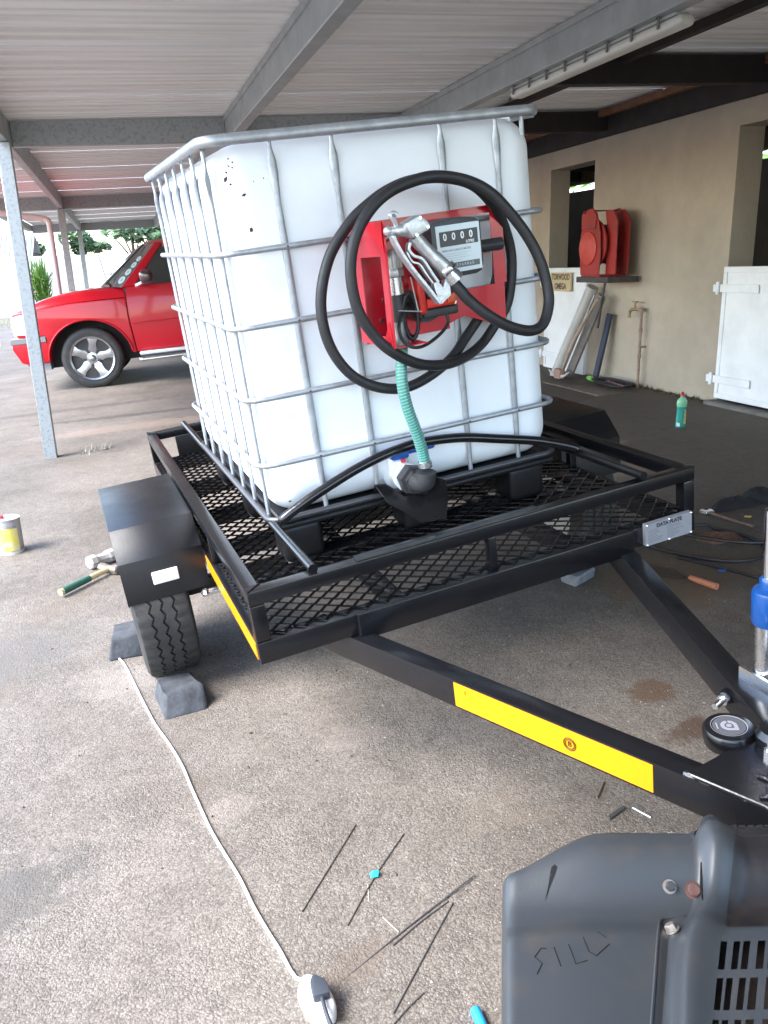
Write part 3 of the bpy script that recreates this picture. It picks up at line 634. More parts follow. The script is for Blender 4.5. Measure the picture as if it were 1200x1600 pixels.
    b.build('weld_bead', mat('wet_black', (0.012, 0.012, 0.014), 0.1, bump=0.5, bscale=150, coat=1.0), npl)
    MB().box(0.705, 0.775, -1.42, -1.06, 0.009, 0.075).build('coupler', BLK, tr, bev=0.012, seg=2)
    for x, y in ((0.758, -0.925), (0.792, -0.912), (0.735, -1.06), (0.66, -1.06)):
        MB().cyl((x, y, 0.008), (x, y, 0.022), 0.009, 6).cyl((x, y, 0.02), (x, y, 0.027), 0.005, 8).build('bolt', ZINC, npl)
    cb = MB().lathe([(0.038, 0), (0.040, 0.02), (0.032, 0.032), (0.02, 0.036)], (0.80, -0.905, 0.009), (0, 0, 1), 18).build('clamp_block', BLK, npl)
    # round badge cap with silver ring
    c = Vector((0.752, -0.832, 0.004)); cap = MB().lathe([(0.030, -0.03), (0.046, -0.022), (0.050, -0.006), (0.050, 0.010), (0.046, 0.016), (0.040, 0.0175)], c, (0, 0, 1), 36).build('round_cap', BLK, tr)
    t_ = c.z + 0.0178; sv = mat('badge_silver', (0.62, 0.62, 0.66), 0.35, 0.6)
    MB().lathe([(0.031, 0), (0.031, 0.0004)], (c.x, c.y, t_ - 0.0002), (0, 0, 1), 36).build('badge_face', mat('badge_grey', (0.10, 0.10, 0.11), 0.3), cap)
    ring = MB()
    for k in range(40):
        a0, a1 = k / 40 * 6.2832, (k + 1) / 40 * 6.2832
        ri0 = 0.0335 - 0.0022 * max(0, math.cos(a0 - 0.5)); ri1 = 0.0335 - 0.0022 * max(0, math.cos(a1 - 0.5)); ro = 0.0345
        ring.add([(c.x + ri0 * math.cos(a0), c.y + ri0 * math.sin(a0), t_ + 0.0006), (c.x + ro * math.cos(a0), c.y + ro * math.sin(a0), t_ + 0.0006), (c.x + ro * math.cos(a1), c.y + ro * math.sin(a1), t_ + 0.0006), (c.x + ri1 * math.cos(a1), c.y + ri1 * math.sin(a1), t_ + 0.0006)], [(0, 1, 2, 3)])
    ring.build('badge_ring', sv, cap)
    # emblem: a rounded letter shape with an open middle (reads from the tow bar side)
    vr = Vector((0.86, -0.5, 0)).normalized(); vu = Vector((0.5, 0.86, 0)).normalized()
    em = MB(); ol = []; il = []
    for k in range(25):
        a0 = -1.5708 + k / 24 * 4.7124
        ol.append((0.016 * math.cos(a0 + 1.5708), 0.016 * math.sin(a0 + 1.5708))); il.append((0.0085 * math.cos(a0 + 1.5708), 0.0085 * math.sin(a0 + 1.5708)))
    ol += [(0.016, -0.016)]; il += [(0.0085, -0.0085)]
    def cp_(p): q = c + vr * p[0] + vu * p[1]; return (q.x, q.y, t_ + 0.0009)
    for k in range(len(ol)):
        j = (k + 1) % len(ol)
        if k in (8,): continue
        em.add([cp_(ol[k]), cp_(ol[j]), cp_(il[j]), cp_(il[k])], [(0, 1, 2, 3)])
    em.add([cp_((0.0055 * math.cos(k * 0.5236), 0.0055 * math.sin(k * 0.5236))) for k in range(12)], [tuple(range(12))])
    em.add([cp_((-0.024, -0.010)), cp_((-0.0215, -0.010)), cp_((-0.0215, 0.010)), cp_((-0.024, 0.010))], [(0, 1, 2, 3)])
    em.build('badge_emblem', sv, cap, recalc=True)
    # stud through the right beam
    q = Vector((0.884, -0.69, -0.036)); dd = Vector((-0.946, -0.32, 0.02)).normalized()
    bt = MB().cyl(q + dd * -0.01, q + dd * 0.005, 0.017, 12).cyl(q + dd * 0.006, q + dd * 0.010, 0.016, 12).cyl(q + dd * 0.011, q + dd * 0.014, 0.015, 12).build('washer', BLK, tr)
    MB().cyl(q + dd * 0.014, q + dd * 0.024, 0.013, 6).cyl(q + dd * 0.02, q + dd * 0.055, 0.0075, 10).build('stud', ZINC, tr)
    # jockey jack
    ju, jv = 0.950, -0.735
    jk = MB().cyl((ju, jv, -0.30), (ju, jv, 0.17), 0.029, 22).build('jack_tube', ZINC, tr)
    MB().lathe([(0.034, 0.145), (0.0365, 0.15), (0.0365, 0.215), (0.034, 0.222), (0.022, 0.228), (0.022, 0.245), (0.018, 0.252)], (ju, jv, 0), (0, 0, 1), 24).build('jack_collar', mat('blue_enamel', (0.003, 0.055, 0.22), 0.3, coat=0.4), jk)
    MB().cyl((ju, jv, 0.25), (ju, jv, 0.40), 0.0155, 16).build('jack_screw', mat('chrome', (0.85, 0.86, 0.87), 0.12, 1.0), jk)
    MB().bar((ju, jv, 0.395), (ju + 0.12, jv - 0.03, 0.40), 0.012, 0.012).build('jack_handle', ZINC, jk)
    MB().cyl((ju - 0.03, jv + 0.025, -0.33), (ju + 0.03, jv - 0.025, -0.33), 0.09, 22).build('jack_wheel', RUB, jk)
    MB().box(ju - 0.034, ju + 0.034, jv - 0.05, jv + 0.034, -0.06, -0.045).box(ju - 0.036, ju - 0.030, jv - 0.045, jv + 0.045, -0.09, 0.03).build('jack_clamp', ZINC, tr)
    # pipes that hold the tank, and the bent guard hoop in front of it
    for u in (0.181, 1.222):
        MB().tube([(u, 0.006, HR + 0.0135), (u, L - 0.03, HR + 0.0135)], 0.0135, 12).build('holding_pipe', BLK, tr)
    hp = cr([(0.205, 0.375, 0.238), (0.214, 0.372, 0.247), (0.29, 0.366, 0.284), (0.371, 0.362, 0.316), (0.45, 0.36, 0.343), (0.527, 0.36, 0.362), (0.60, 0.36, 0.373), (0.675, 0.36, 0.377), (0.807, 0.36, 0.362), (0.942, 0.36, 0.328), (1.06, 0.36, 0.296), (1.13, 0.355, 0.273), (1.20, 0.34, 0.246), (1.215, 0.335, 0.236)], 5)
    MB().tube(hp, 0.0150, 12).build('guard_hoop', BLK, tr)
    rw = random.Random(31)
    for (x, y) in ((0.041, 0.041), (W - 0.041, 0.041), (0.041, L - 0.041), (W - 0.041, L - 0.041)):
        sx = 1 if x < 0.5 else -1; sy = 1 if y < 1 else -1
        b = MB().tube([(x - sx * 0.04 * t / 9, y - sy * 0.0405 * t / 9 + rw.uniform(-.001, .001), HR + 0.0005) for t in range(10)], [rw.uniform(0.0022, 0.0038) for _ in range(10)], 6)
        b.build('weld_bead', BLK, tr)
    for x in (0.276, 1.165):
        MB().tube([(x, -0.010, -0.012 + 0.0085 * t) for t in range(10)], [rw.uniform(0.003, 0.0055) for _ in range(10)], 6).build('weld_bead', BLK, tr)
    # data plate
    dp_ = MB().box(1.208, 1.379, -0.017, -0.0005, 0.004, 0.074).build('data_plate', mat('plate_alu', (0.34, 0.35, 0.38), 0.42, 0.5, var=0.1), tr)
    ink = mat('plate_ink', (0.03, 0.03, 0.04), 0.6); F = frame((1.293, -0.0178, 0.062), (1, 0, 0), (0, 0, 1))
    text('plate_lettering', 'DATA PLATE', 0.0165, F, ink, dp_, bold=0.0005)
    b = MB(); rnd = random.Random(3)
    for k in range(8):
        z = 0.050 - k * 0.0052; b.box(1.214, 1.214 + rnd.uniform(0.03, 0.055), -0.0182, -0.0172, z, z + 0.0011); b.box(1.285, 1.285 + rnd.uniform(0.02, 0.07), -0.0182, -0.0172, z, z + 0.0009)
    tag(b.build('plate_print', mat('plate_print', (0.16, 0.16, 0.19), 0.6), dp_), kind='stuff')
    for x, z in ((1.211, 0.071), (1.376, 0.071), (1.211, 0.007), (1.376, 0.007), (1.293, 0.072), (1.293, 0.006)):
        MB().ball((x, -0.018, z), 0.0036, 8).build('rivet', ZINC, dp_)
build_trailer()

# ================================================================== TANK
MTo = Matrix(((0.99133, -0.07771, -0.10599, 0.35853), (0.07481, 0.99671, -0.03110, 2.34390), (0.10806, 0.02290, 0.99388, 0.65187), (0, 0, 0, 1)))
tk = thing('liquid_tank', 'white plastic liquid tank in a galvanised tube cage standing on the trailer', 'tank', M=MTo)
def build_tank():
    TW, TD, TH = 1.0, 1.17, 1.071
    # bottle: rounded box, bulging slightly between the bars, sunken near its foot
    b = MB().rbox((0.014, 0.014, 0.004), (TW + 0.006, TD - 0.014, TH - 0.014), 0.095, 14)
    bars = [0.184, 0.38, 0.583, 0.782]
    b.build('tank_body', HDPE, tk, weld=True, ang=80)
    # scuffs: small dark flecks of a dried spill near the corner
    def fleck(s_, h_, r_, sx=1, rot=0.0):
        n = 9; vv = []
        for k in range(n):
            a = k / n * 6.283; q = r_ * random.uniform(0.6, 1.15); x, y = q * sx * math.cos(a), q * math.sin(a)
            vv.append((x * math.cos(rot) - y * math.sin(rot), x * math.sin(rot) + y * math.cos(rot)))
        return [(s_ + x, 0.0, h_ + y) for x, y in vv]
    fl_ = MB(); FL = [(0.0575, 0.985, 0.006, .6, .4), (0.066, 1.00, 0.005, .5, .3), (0.052, 0.968, 0.012, .45, -.5), (0.071, 1.018, 0.004, .6, 0), (0.074, 0.995, 0.003, 1, 0), (0.078, 1.008, 0.003, 1, 0), (0.062, 0.955, 0.004, 1, 0), (0.094, 0.835, 0.0085, .7, -.4), (0.09, 0.924, 0.005, 1.6, .2), (0.122, 0.955, 0.003, .7, 0), (0.15, 0.96, 0.003, .6, 0), (0.075, 0.05, 0.006, 1, 0)]
    def surf(s_, h_):            # y of the rounded body front at (s,h)
        r = 0.095; lo = 0.014; cx = max(0.0, lo + r - s_); cz = max(0.0, h_ - (TH - 0.014 - r), (0.004 + r) - h_); q = cx * cx + cz * cz
        return 0.014 + r - math.sqrt(max(0, r * r - q))
    for s_, h_, r_, sx, ro in FL:
        P = fleck(s_, h_, r_ * 0.82, sx, ro); fl_.add([(x, surf(x, z) - 0.0012, z) for x, _, z in P], [tuple(range(len(P)))])
    tag(fl_.build('scuff_mark', mat('scuff', (0.035, 0.03, 0.03), 0.8), tk, recalc=True), kind='stuff')
    # cage
    def ring(h, r, off, rad, flat=1.0):
        lo, hx, hy = -off, TW + off, TD + off; P = []
        for cx, cy, a0 in ((lo + rad, lo + rad, math.pi), (hx - rad, lo + rad, 1.5 * math.pi), (hx - rad, hy - rad, 0), (lo + rad, hy - rad, 0.5 * math.pi)):
            for k in range(7): a = a0 + k / 6 * math.pi / 2; P.append((cx + rad * math.cos(a), cy + rad * math.sin(a), h))
        b = MB().tube(P, r, 10, closed=True)
        if flat != 1: b.fix(lambda x, y, z: (x, y, h + (z - h) * flat))
        return b
    for h in bars: ring(h, 0.0068, 0.010, 0.06, 1.2).build('cage_bar', STEEL, tk)
    ring(TH - 0.010, 0.0086, 0.008, 0.055, 1.7).build('top_rail', STEEL, tk)
    ring(0.012, 0.009, 0.004, 0.05).build('cage_bar', mat('dark_zinc', (0.10, 0.10, 0.11), 0.4, 0.6), tk)
    def upright(x, y, nx, ny, twist=True):
        # tube flattened and twisted at the top where it is welded to the rail
        hs_ = [0.0, 0.05, 0.18, 0.19, 0.38, 0.58, 0.78, 0.90, 0.97, 1.0, 1.03, TH - 0.01]
        b = MB(); n = 10; o = 0
        for i, h in enumerate(hs_):
            near = min(abs(h - q) for q in bars) < 0.012
            a_, c_ = (0.0076, 0.007)
            if h >= 0.97: a_, c_ = (0.0125, 0.005)
            if h >= 1.03: a_, c_ = (0.006, 0.006)
            if near: a_, c_ = (0.0105, 0.0065)
            rot = 0.0 if not twist else (0.8 if h == 0.97 else 0.2)
            for k in range(n):
                t = k / n * 6.2832; p, q = a_ * math.cos(t), c_ * math.sin(t); p, q = p * math.cos(rot) - q * math.sin(rot), p * math.sin(rot) + q * math.cos(rot)
                b.v.append((x + (p * abs(ny) + q * abs(nx)), y + (p * abs(nx) + q * abs(ny)), h))
        for i in range(len(hs_) - 1):
            for k in range(n): b.f.append((i * n + k, i * n + (k + 1) % n, (i + 1) * n + (k + 1) % n, (i + 1) * n + k))
        b.build('cage_upright', STEEL, tk, recalc=True)
    for s_ in (0.179, 0.353, 0.680, 0.859):
        upright(s_, 0.0085, 0, 1, False); upright(s_, TD - 0.0085, 0, 1, False)
    for x in (0.0085, TW - 0.0085):
        for v in ((0.055 if x < 0.5 else 0.15), 0.235, 0.40, 0.575, 0.75, 0.93, 1.10): upright(x, v, 1, 0, True)
    for s_ in (0.179, 0.353, 0.680, 0.859):
        for h in bars: MB().cyl((s_, -0.0195, h), (s_, -0.0155, h), 0.0028, 8).build('weld_spot', CHAR, tk)
    b = MB().tube([(0.945, 0.006, TH - 0.02), (0.945, 0.006, TH - 0.075)], 0.007, 8).tube([(0.905, 0.006, TH - 0.03), (0.99, 0.012, TH - 0.025)], 0.006, 8); b.build('corner_brace', STEEL, tk)
    # pallet
    b = MB().box(0.03, TW - 0.03, 0.03, TD - 0.03, -0.022, 0.003); b.build('pallet_deck', BLKM, tk, bev=0.006)
    for x0, x1 in ((0.03, 0.165), (0.44, 0.56), (0.835, 0.97)):
        for y0, y1 in ((0.03, 0.16), (0.52, 0.64), (1.01, 1.14)):
            MB().rbox((x0, y0, -0.15), (x1, y1, -0.0225), 0.025, 4).build('pallet_foot', BLKM, tk, weld=True)
    for y0 in (0.045, 0.54, 1.03): MB().box(0.04, TW - 0.04, y0, y0 + 0.09, -0.157, -0.1505).build('pallet_skid', BLKM, tk, bev=0.002)
    MB().tube([(0.02, 0.0, -0.012), (0.98, 0.0, -0.012)], 0.012, 10).build('pallet_edge', BLKM, tk)
    # outlet valve
    vx = 0.435
    vb = MB().lathe([(0.055, 0.03), (0.055, 0.0), (0.036, -0.004), (0.034, -0.05), (0.044, -0.052), (0.044, -0.075)], (vx, 0.02, 0.062), (0, 1, 0), 24).build('outlet_valve', mat('valve_white', (0.74, 0.77, 0.78), 0.45), tk, recalc=True)
    MB().lathe([(0.03, 0), (0.032, 0.03), (0.024, 0.035), (0.024, 0.05)], (vx - 0.01, -0.005, 0.085), (0, 0, 1), 20).build('valve_stem', mat('valve_white', (0.74, 0.77, 0.78)), vb)
    hl = mat('blue_plastic', (0.006, 0.085, 0.36), 0.35)
    hb = MB().rbox((vx - 0.038, -0.035, 0.118), (vx + 0.02, 0.02, 0.146), 0.008, 3).rbox((vx + 0.0, -0.022, 0.124), (vx + 0.118, 0.008, 0.150), 0.012, 4).build('valve_handle', hl, vb)
    MB().box(vx - 0.012, vx + 0.002, -0.042, -0.034, 0.110, 0.122).build('locking_tab', mat('red_tab', (0.55, 0.04, 0.06), 0.4), vb)
    # black camlock elbow and shield
    en = MB().lathe([(0.047, 0), (0.047, 0.035), (0.034, 0.036), (0.034, 0.05)], (vx + 0.005, -0.055, 0.062), (0, -1, 0), 6).build('hose_nut', CHAR, tk)
    ec = [(vx + 0.005, -0.085, 0.062), (vx + 0.010, -0.12, 0.062), (vx + 0.018, -0.140, 0.072), (vx + 0.022, -0.145, 0.10)]
    MB().tube(cr(ec, 5), 0.031, 16).build('elbow', CHAR, tk)
    sh = [(0.322, 0.064), (0.345, 0.010), (0.385, -0.02), (0.42, -0.052), (0.50, -0.058), (0.530, -0.012), (0.548, 0.035), (0.52, 0.05), (0.48, 0.015), (0.40, 0.02), (0.36, 0.058)]
    MB().prism(sh, 1, -0.155, -0.150).fix(lambda x, y, z: (x, y + (z + 0.05) * 0.9, z)).build('valve_shield', BLK, tk, bev=0.001)
    MB().add([(0.322, -0.05, 0.066), (0.36, -0.05, 0.06), (0.42, 0.02, 0.004), (0.34, 0.02, 0.006), (0.322, -0.05, 0.062), (0.36, -0.05, 0.056), (0.42, 0.02, 0.0), (0.34, 0.02, 0.002)], [(0, 1, 2, 3), (7, 6, 5, 4), (0, 4, 5, 1), (1, 5, 6, 2), (2, 6, 7, 3), (3, 7, 4, 0)]).build('shield_bracket', BLK, tk)
build_tank()

# ================================================================== FUEL DISPENSER (own coordinates = trailer coordinates)
fd = thing('fuel_dispenser', 'red framed fuel dispensing pump with a four digit litre meter on the tank front', 'fuel pump', M=MT @ Matrix.Translation((0.78, 0.34, 0.70)))
fdT = Matrix.Translation((-0.78, -0.34, -0.70))
def fp(b, name, m, par=None, **k):
    o = b.build(name, m, par or fd, **k); o.data.transform(fdT); return o
def build_pump():
    v = 0.34; t = 0.003
    bp = MB()
    bp.box(0.534, 0.80, v, v + t, 0.705, 1.0325)
    bp.box(0.80, 1.003, v, v + t, 1.012, 1.0325); bp.box(0.963, 1.003, v, v + t, 0.81, 1.012)
    bp.prism([(0.80, 0.72), (0.85, 0.735), (0.90, 0.715), (0.945, 0.694), (0.99, 0.686), (0.994, 0.81), (0.80, 0.81)], 1, v, v + t)
    fr = fp(bp, 'back_plate', RED)
    fp(MB().box(0.534, 1.003, v - 0.016, v - 0.0002, 1.0305, 1.0335), 'top_flange', RED, fr)
    for x in (0.62, 0.94): fp(MB().box(x - 0.015, x + 0.015, v + t, 0.405, 0.90, 0.925), 'mounting_bracket', RED, fr)
    # side panel with the holster cut-out
    sp_ = MB(); x0, x1 = 0.553, 0.5555
    ya, yb, za, zb = 0.19, v, 0.703, 1.0325
    sp_.prism([(ya, za), (yb, za + 0.012), (yb, 0.735), (ya, 0.735)], 0, x0, x1).prism([(ya, 0.945), (yb, 0.945), (yb, zb), (ya, zb)], 0, x0, x1)
    sp_.box(x0, x1, ya, 0.212, 0.735, 0.945).box(x0, x1, 0.305, yb, 0.735, 0.945)
    slant = lambda x, y, z: (x - 0.004 - (y - 0.256) * 0.235 - (1.03 - z) * 0.03, y, z)
    sp_.fix(slant)
    sd_ = fp(sp_, 'side_panel', mat('red_side_lit', (0.60, 0.03, 0.05), 0.28, coat=0.5))  # paler red paints in the light reflecting off this panel
    fp(MB().box(x0 - 0.001, x1 + 0.002, ya - 0.004, ya - 0.0003, za, zb).fix(slant), 'front_flange', RED, sd_)
    # corner gussets folded outwards, the light they catch painted as brighter red
    for P in ([(x0 - 0.001, 0.262, 1.030), (x0 - 0.004, 0.187, 1.032), (x0 - 0.004, 0.187, 0.952)], [(x0 - 0.001, 0.198, 0.775), (x0 - 0.003, 0.187, 0.706), (x0 - 0.0015, 0.232, 0.708)]):
        g = MB(); P2 = [(a - 0.002, b_, c) for a, b_, c in P]; g.add(P + P2, [(0, 1, 2), (5, 4, 3), (0, 3, 4, 1), (1, 4, 5, 2), (2, 5, 3, 0)]); g.fix(slant)
        fp(g, 'corner_gusset', mat('red_lit', (0.78, 0.004, 0.02), 0.4), recalc=True)
    fp(MB().box(0.566, 0.66, 0.20, v, 0.700, 0.7028), 'bottom_plate', RED)
    # meter
    mc = mat('meter_case', (0.035, 0.038, 0.043), 0.4)
    P = [(0.712, 0.88), (0.716, 1.0), (0.74, 1.012), (0.80, 1.016), (0.85, 1.009), (0.868, 0.998), (0.868, 0.885), (0.862, 0.866), (0.845, 0.860), (0.735, 0.858), (0.718, 0.864)]
    me = fp(MB().prism(P, 1, 0.222, 0.325), 'meter', mc, bev=0.006, seg=2)
    fp(MB().cyl((0.86, 0.29, 0.925), (0.965, 0.29, 0.925), 0.018, 14), 'meter_outlet', mc)
    fc = fp(MB().box(0.728, 0.861, 0.2185, 0.2218, 0.872, 0.998), 'meter_face', mat('meter_face', (0.62, 0.70, 0.73), 0.4), me, bev=0.001)
    fp(MB().box(0.737, 0.853, 0.2172, 0.2184, 0.943, 0.982), 'counter_window', mat('counter_black', (0.018, 0.02, 0.026), 0.3), me)
    wh = mat('digit_white', (0.85, 0.86, 0.86), 0.5); gr = mat('print_grey', (0.24, 0.27, 0.30), 0.6)
    def tx(nm, s_, u, z, size, m, bold=0.0, xs=1.0, vv=0.2166):
        o = text(nm, s_, size, frame((u, vv, z), (1, 0, 0), (0, 0, 1)), m, me, depth=0.0003, bold=bold, xs=xs); o.data.transform(fdT); return o
    for k in range(4): tx('digit', '0', 0.7525 + k * 0.0265, 0.9665, 0.026, wh, 0.0006, 0.85)
    tx('unit_lettering', 'LITRE', 0.828, 0.949, 0.0105, wh, 0.0002)
    tx('meter_lettering', 'HIGH ACCURACY METER', 0.785, 0.9315, 0.0078, gr, 0.0001, vv=0.2180)
    b = MB()
    for k, wd in enumerate((0.085, 0.07, 0.078, 0.055)): b.box(0.745, 0.745 + wd, 0.2176, 0.2184, 0.922 - k * 0.006, 0.9229 - k * 0.006)
    tag(fp(b, 'meter_print', mat('print_pale', (0.36, 0.41, 0.44), 0.6), me), kind='stuff')
    fp(MB().box(0.752, 0.853, 0.2174, 0.2184, 0.8835, 0.8985), 'totaliser', mat('counter_grey', (0.10, 0.115, 0.13), 0.4), me)
    tx('totaliser_digits', '1 2 3 6 8 8 6 8', 0.803, 0.891, 0.0105, mat('digit_pale', (0.42, 0.46, 0.48), 0.5), 0.0002)
    # strainer and pump
    c = 0.606
    st = fp(MB().lathe([(0.018, 0.835), (0.0225, 0.838), (0.0225, 0.884), (0.019, 0.886)], (c, 0.25, 0), (0, 0, 1), 20), 'strainer', ZINC)
    fp(MB().lathe([(0.026, 0.886), (0.027, 0.890), (0.027, 0.902), (0.025, 0.906)], (c + 0.001, 0.25, 0), (0, 0, 1), 8), 'strainer_nut', mat('nut_grey', (0.40, 0.40, 0.40), 0.45, 0.7), st)
    b = MB(); b.lathe([(0.0195, 0.906), (0.0205, 0.925), (0.020, 0.945), (0.014, 0.956), (0.006, 0.958)], (c + 0.003, 0.25, 0), (0, 0, 1), 20)
    for k in range(14): a = k / 14 * 6.283; b.cyl((c + 0.003 + 0.0205 * math.cos(a), 0.25 + 0.0205 * math.sin(a), 0.908), (c + 0.003 + 0.0200 * math.cos(a), 0.25 + 0.0200 * math.sin(a), 0.942), 0.0018, 6)
    fp(b, 'strainer_cap', mat('cap_grey', (0.45, 0.44, 0.42), 0.4, 0.5), st)
    fp(MB().cyl((c - 0.003, 0.25, 0.765), (c - 0.002, 0.25, 0.836), 0.023, 20), 'filter_bowl', CHAR)
    fp(MB().lathe([(0.02, 0.690), (0.024, 0.694), (0.024, 0.716), (0.021, 0.720), (0.021, 0.766)], (c - 0.006, 0.25, 0), (0, 0, 1), 14), 'inlet_fitting', mat('fitting_grey', (0.22, 0.22, 0.21), 0.45, 0.6))
    pm = fp(MB().lathe([(0.052, 0), (0.055, 0.02), (0.055, 0.06), (0.045, 0.075)], (0.70, 0.335, 0.80), (0, -1, 0), 28), 'pump_body', CHAR)
    fp(MB().rbox((0.662, 0.235, 0.772), (0.69, 0.30, 0.872), 0.012, 3), 'pump_housing', mat('pump_red', (0.62, 0.03, 0.02), 0.4))
    fp(MB().rbox((0.69, 0.24, 0.785), (0.778, 0.30, 0.812), 0.006, 3), 'pump_band', mat('pump_red', (0.62, 0.03, 0.02)))
    fp(MB().rbox((0.692, 0.238, 0.813), (0.785, 0.31, 0.850), 0.006, 3), 'terminal_box', CHAR)
    fp(MB().rbox((0.752, 0.233, 0.792), (0.776, 0.242, 0.818), 0.003, 2), 'switch', mat('switch_orange', (0.60, 0.10, 0.02), 0.4))
    fp(MB().rbox((0.68, 0.25, 0.758), (0.79, 0.31, 0.783), 0.006, 3), 'pump_foot', CHAR)
    b = MB()
    for k in range(8): b.tube([(0.632 + 0.022 * math.cos(a * 0.5236) + 0.003 * k, 0.232 + 0.006 * k - 0.004 * math.sin(a * 0.5236), 0.775 + 0.062 * math.sin(a * 0.5236) - 0.003 * (k % 3)) for a in range(12)], 0.0046, 7, closed=True)
    fp(b, 'cable_coil', RUB)
    fp(MB().tube(cr([(0.635, 0.25, 0.811), (0.599, 0.22, 0.784), (0.58, 0.20, 0.754), (0.588, 0.20, 0.718), (0.617, 0.20, 0.695), (0.665, 0.22, 0.693), (0.724, 0.24, 0.714), (0.752, 0.25, 0.738), (0.75, 0.255, 0.765)], 6), 0.0048, 8), 'power_cable', RUB)
    fp(MB().tube([(0.585, 0.20, 0.80), (0.66, 0.215, 0.785)], 0.0016, 6).tube([(0.64, 0.22, 0.88), (0.652, 0.22, 0.785)], 0.002, 6), 'cable_tie', mat('tie_grey', (0.35, 0.33, 0.33), 0.5))
    for x, z in ((0.60, 0.82), (0.585, 0.765), (0.80, 0.765), (0.82, 0.78)): fp(MB().cyl((x, v - 0.008, z), (x, v - 0.0005, z), 0.006, 6), 'bolt', ZINC)
build_pump()

# nozzle
nz = thing('fuel_nozzle', 'silver trigger fuel nozzle hanging in front of the meter', 'fuel nozzle', M=MT @ Matrix.Translation((0.64, 0.14, 0.95)))
nzT = Matrix.Translation((-0.64, -0.14, -0.95))
def npart(b, name, m, par=None, **k):
    o = b.build(name, m, par or nz, **k); o.data.transform(nzT); return o
def band(pts, th, y0, y1):
    P = [Vector((p.x, 0, p.z)) for p in pts]; up_, lo_ = [], []
    for i in range(len(P)):
        d = (P[min(i + 1, len(P) - 1)] - P[max(i - 1, 0)]).normalized(); n_ = Vector((-d.z, 0, d.x)) * th / 2
        up_.append(P[i] + n_); lo_.append(P[i] - n_)
    b = MB(); m_ = len(P)
    b.v = [(q.x, y0, q.z) for q in up_] + [(q.x, y0, q.z) for q in lo_] + [(q.x, y1, q.z) for q in up_] + [(q.x, y1, q.z) for q in lo_]
    for i in range(m_ - 1):
        b.f += [(i, i + 1, m_ + i + 1, m_ + i), (2 * m_ + i, 3 * m_ + i, 3 * m_ + i + 1, 2 * m_ + i + 1), (i, 2 * m_ + i, 2 * m_ + i + 1, i + 1), (m_ + i, m_ + i + 1, 3 * m_ + i + 1, 3 * m_ + i)]
    b.f += [(0, m_, 3 * m_, 2 * m_), (m_ - 1, 3 * m_ - 1, 4 * m_ - 1, 2 * m_ - 1)]
    return b
def build_nozzle():
    v = 0.14
    bd = npart(MB().tube(cr([(0.628, v, 0.985), (0.650, v, 0.957), (0.680, v - 0.003, 0.922), (0.706, v - 0.006, 0.893)], 5), [0.019] * 5 + [0.0185] * 5 + [0.0205] * 5 + [0.021], 16), 'handle_body', ALU)
    # square valve head with three screws
    hd_ = npart(MB().prism([(0.597, 1.020), (0.638, 1.037), (0.664, 1.012), (0.663, 0.998), (0.628, 0.985), (0.613, 0.981), (0.600, 1.005)], 1, v - 0.030, v + 0.022), 'valve_head', ALU, bev=0.006, seg=2)
    for x, z in ((0.636, 1.028), (0.655, 1.004), (0.622, 0.989)): npart(MB().cyl((x, v - 0.034, z), (x, v - 0.030, z), 0.0045, 10), 'screw', ZINC, hd_)
    npart(MB().tube(cr([(0.612, v, 1.0), (0.585, v, 1.005), (0.566, v + 0.004, 1.006)], 4), [0.016] * 5 + [0.012] * 4, 12).ball((0.560, v + 0.004, 1.007), 0.013, 12), 'bumper_knob', ALU)
    npart(MB().tube(cr([(0.585, v, 1.01), (0.577, v - 0.004, 1.03), (0.569, v - 0.004, 1.043), (0.578, v - 0.004, 1.047), (0.586, v - 0.004, 1.041)], 4), 0.0065, 8), 'hook', ALU)
    npart(MB().tube(cr([(0.625, v + 0.015, 1.0), (0.612, v + 0.07, 1.005), (0.60, v + 0.12, 0.99), (0.592, v + 0.17, 0.965)], 5), 0.0125, 12), 'spout', ZINC)
    # cast trigger guard: outer bow, inner ribs and end cheek
    og = [(0.566, 0.995), (0.572, 0.975), (0.590, 0.938), (0.615, 0.898), (0.645, 0.855), (0.676, 0.808)]
    b = band(cr([(x, v - 0.004, z) for x, z in og], 4), 0.0085, v - 0.018, v + 0.012)
    b.prism([(0.672, 0.806), (0.682, 0.806), (0.710, 0.824), (0.711, 0.868), (0.700, 0.870), (0.690, 0.848), (0.676, 0.866), (0.664, 0.862)], 1, v - 0.014, v + 0.010)
    npart(b, 'trigger_guard', ALU, bev=0.0012, recalc=True)
    tg = [(0.612, 0.972), (0.606, 0.955), (0.618, 0.938), (0.636, 0.930), (0.648, 0.916), (0.665, 0.885), (0.679, 0.862)]
    npart(band(cr([(x, v - 0.004, z) for x, z in tg], 4), 0.0075, v - 0.013, v + 0.007), 'trigger', ALU, bev=0.001, recalc=True)
    npart(band(cr([(x, v - 0.002, z) for x, z in [(0.600, 0.950), (0.612, 0.925), (0.632, 0.915), (0.648, 0.888), (0.664, 0.862)]], 4), 0.006, v - 0.009, v + 0.005), 'guard_rib', ALU, bev=0.001, recalc=True)
    # hose swivel
    p = Vector((0.703, v - 0.006, 0.897)); d = Vector((0.029, -0.008, -0.039)).normalized()
    npart(MB().cyl(p, p + d * 0.018, 0.0265, 6), 'swivel_nut', ZINC, bev=0.002)
    npart(MB().cyl(p + d * 0.019, p + d * 0.027, 0.0215, 16).cyl(p + d * 0.027, p + d * 0.046, 0.0228, 18), 'ferrule', ZINC)
build_nozzle()

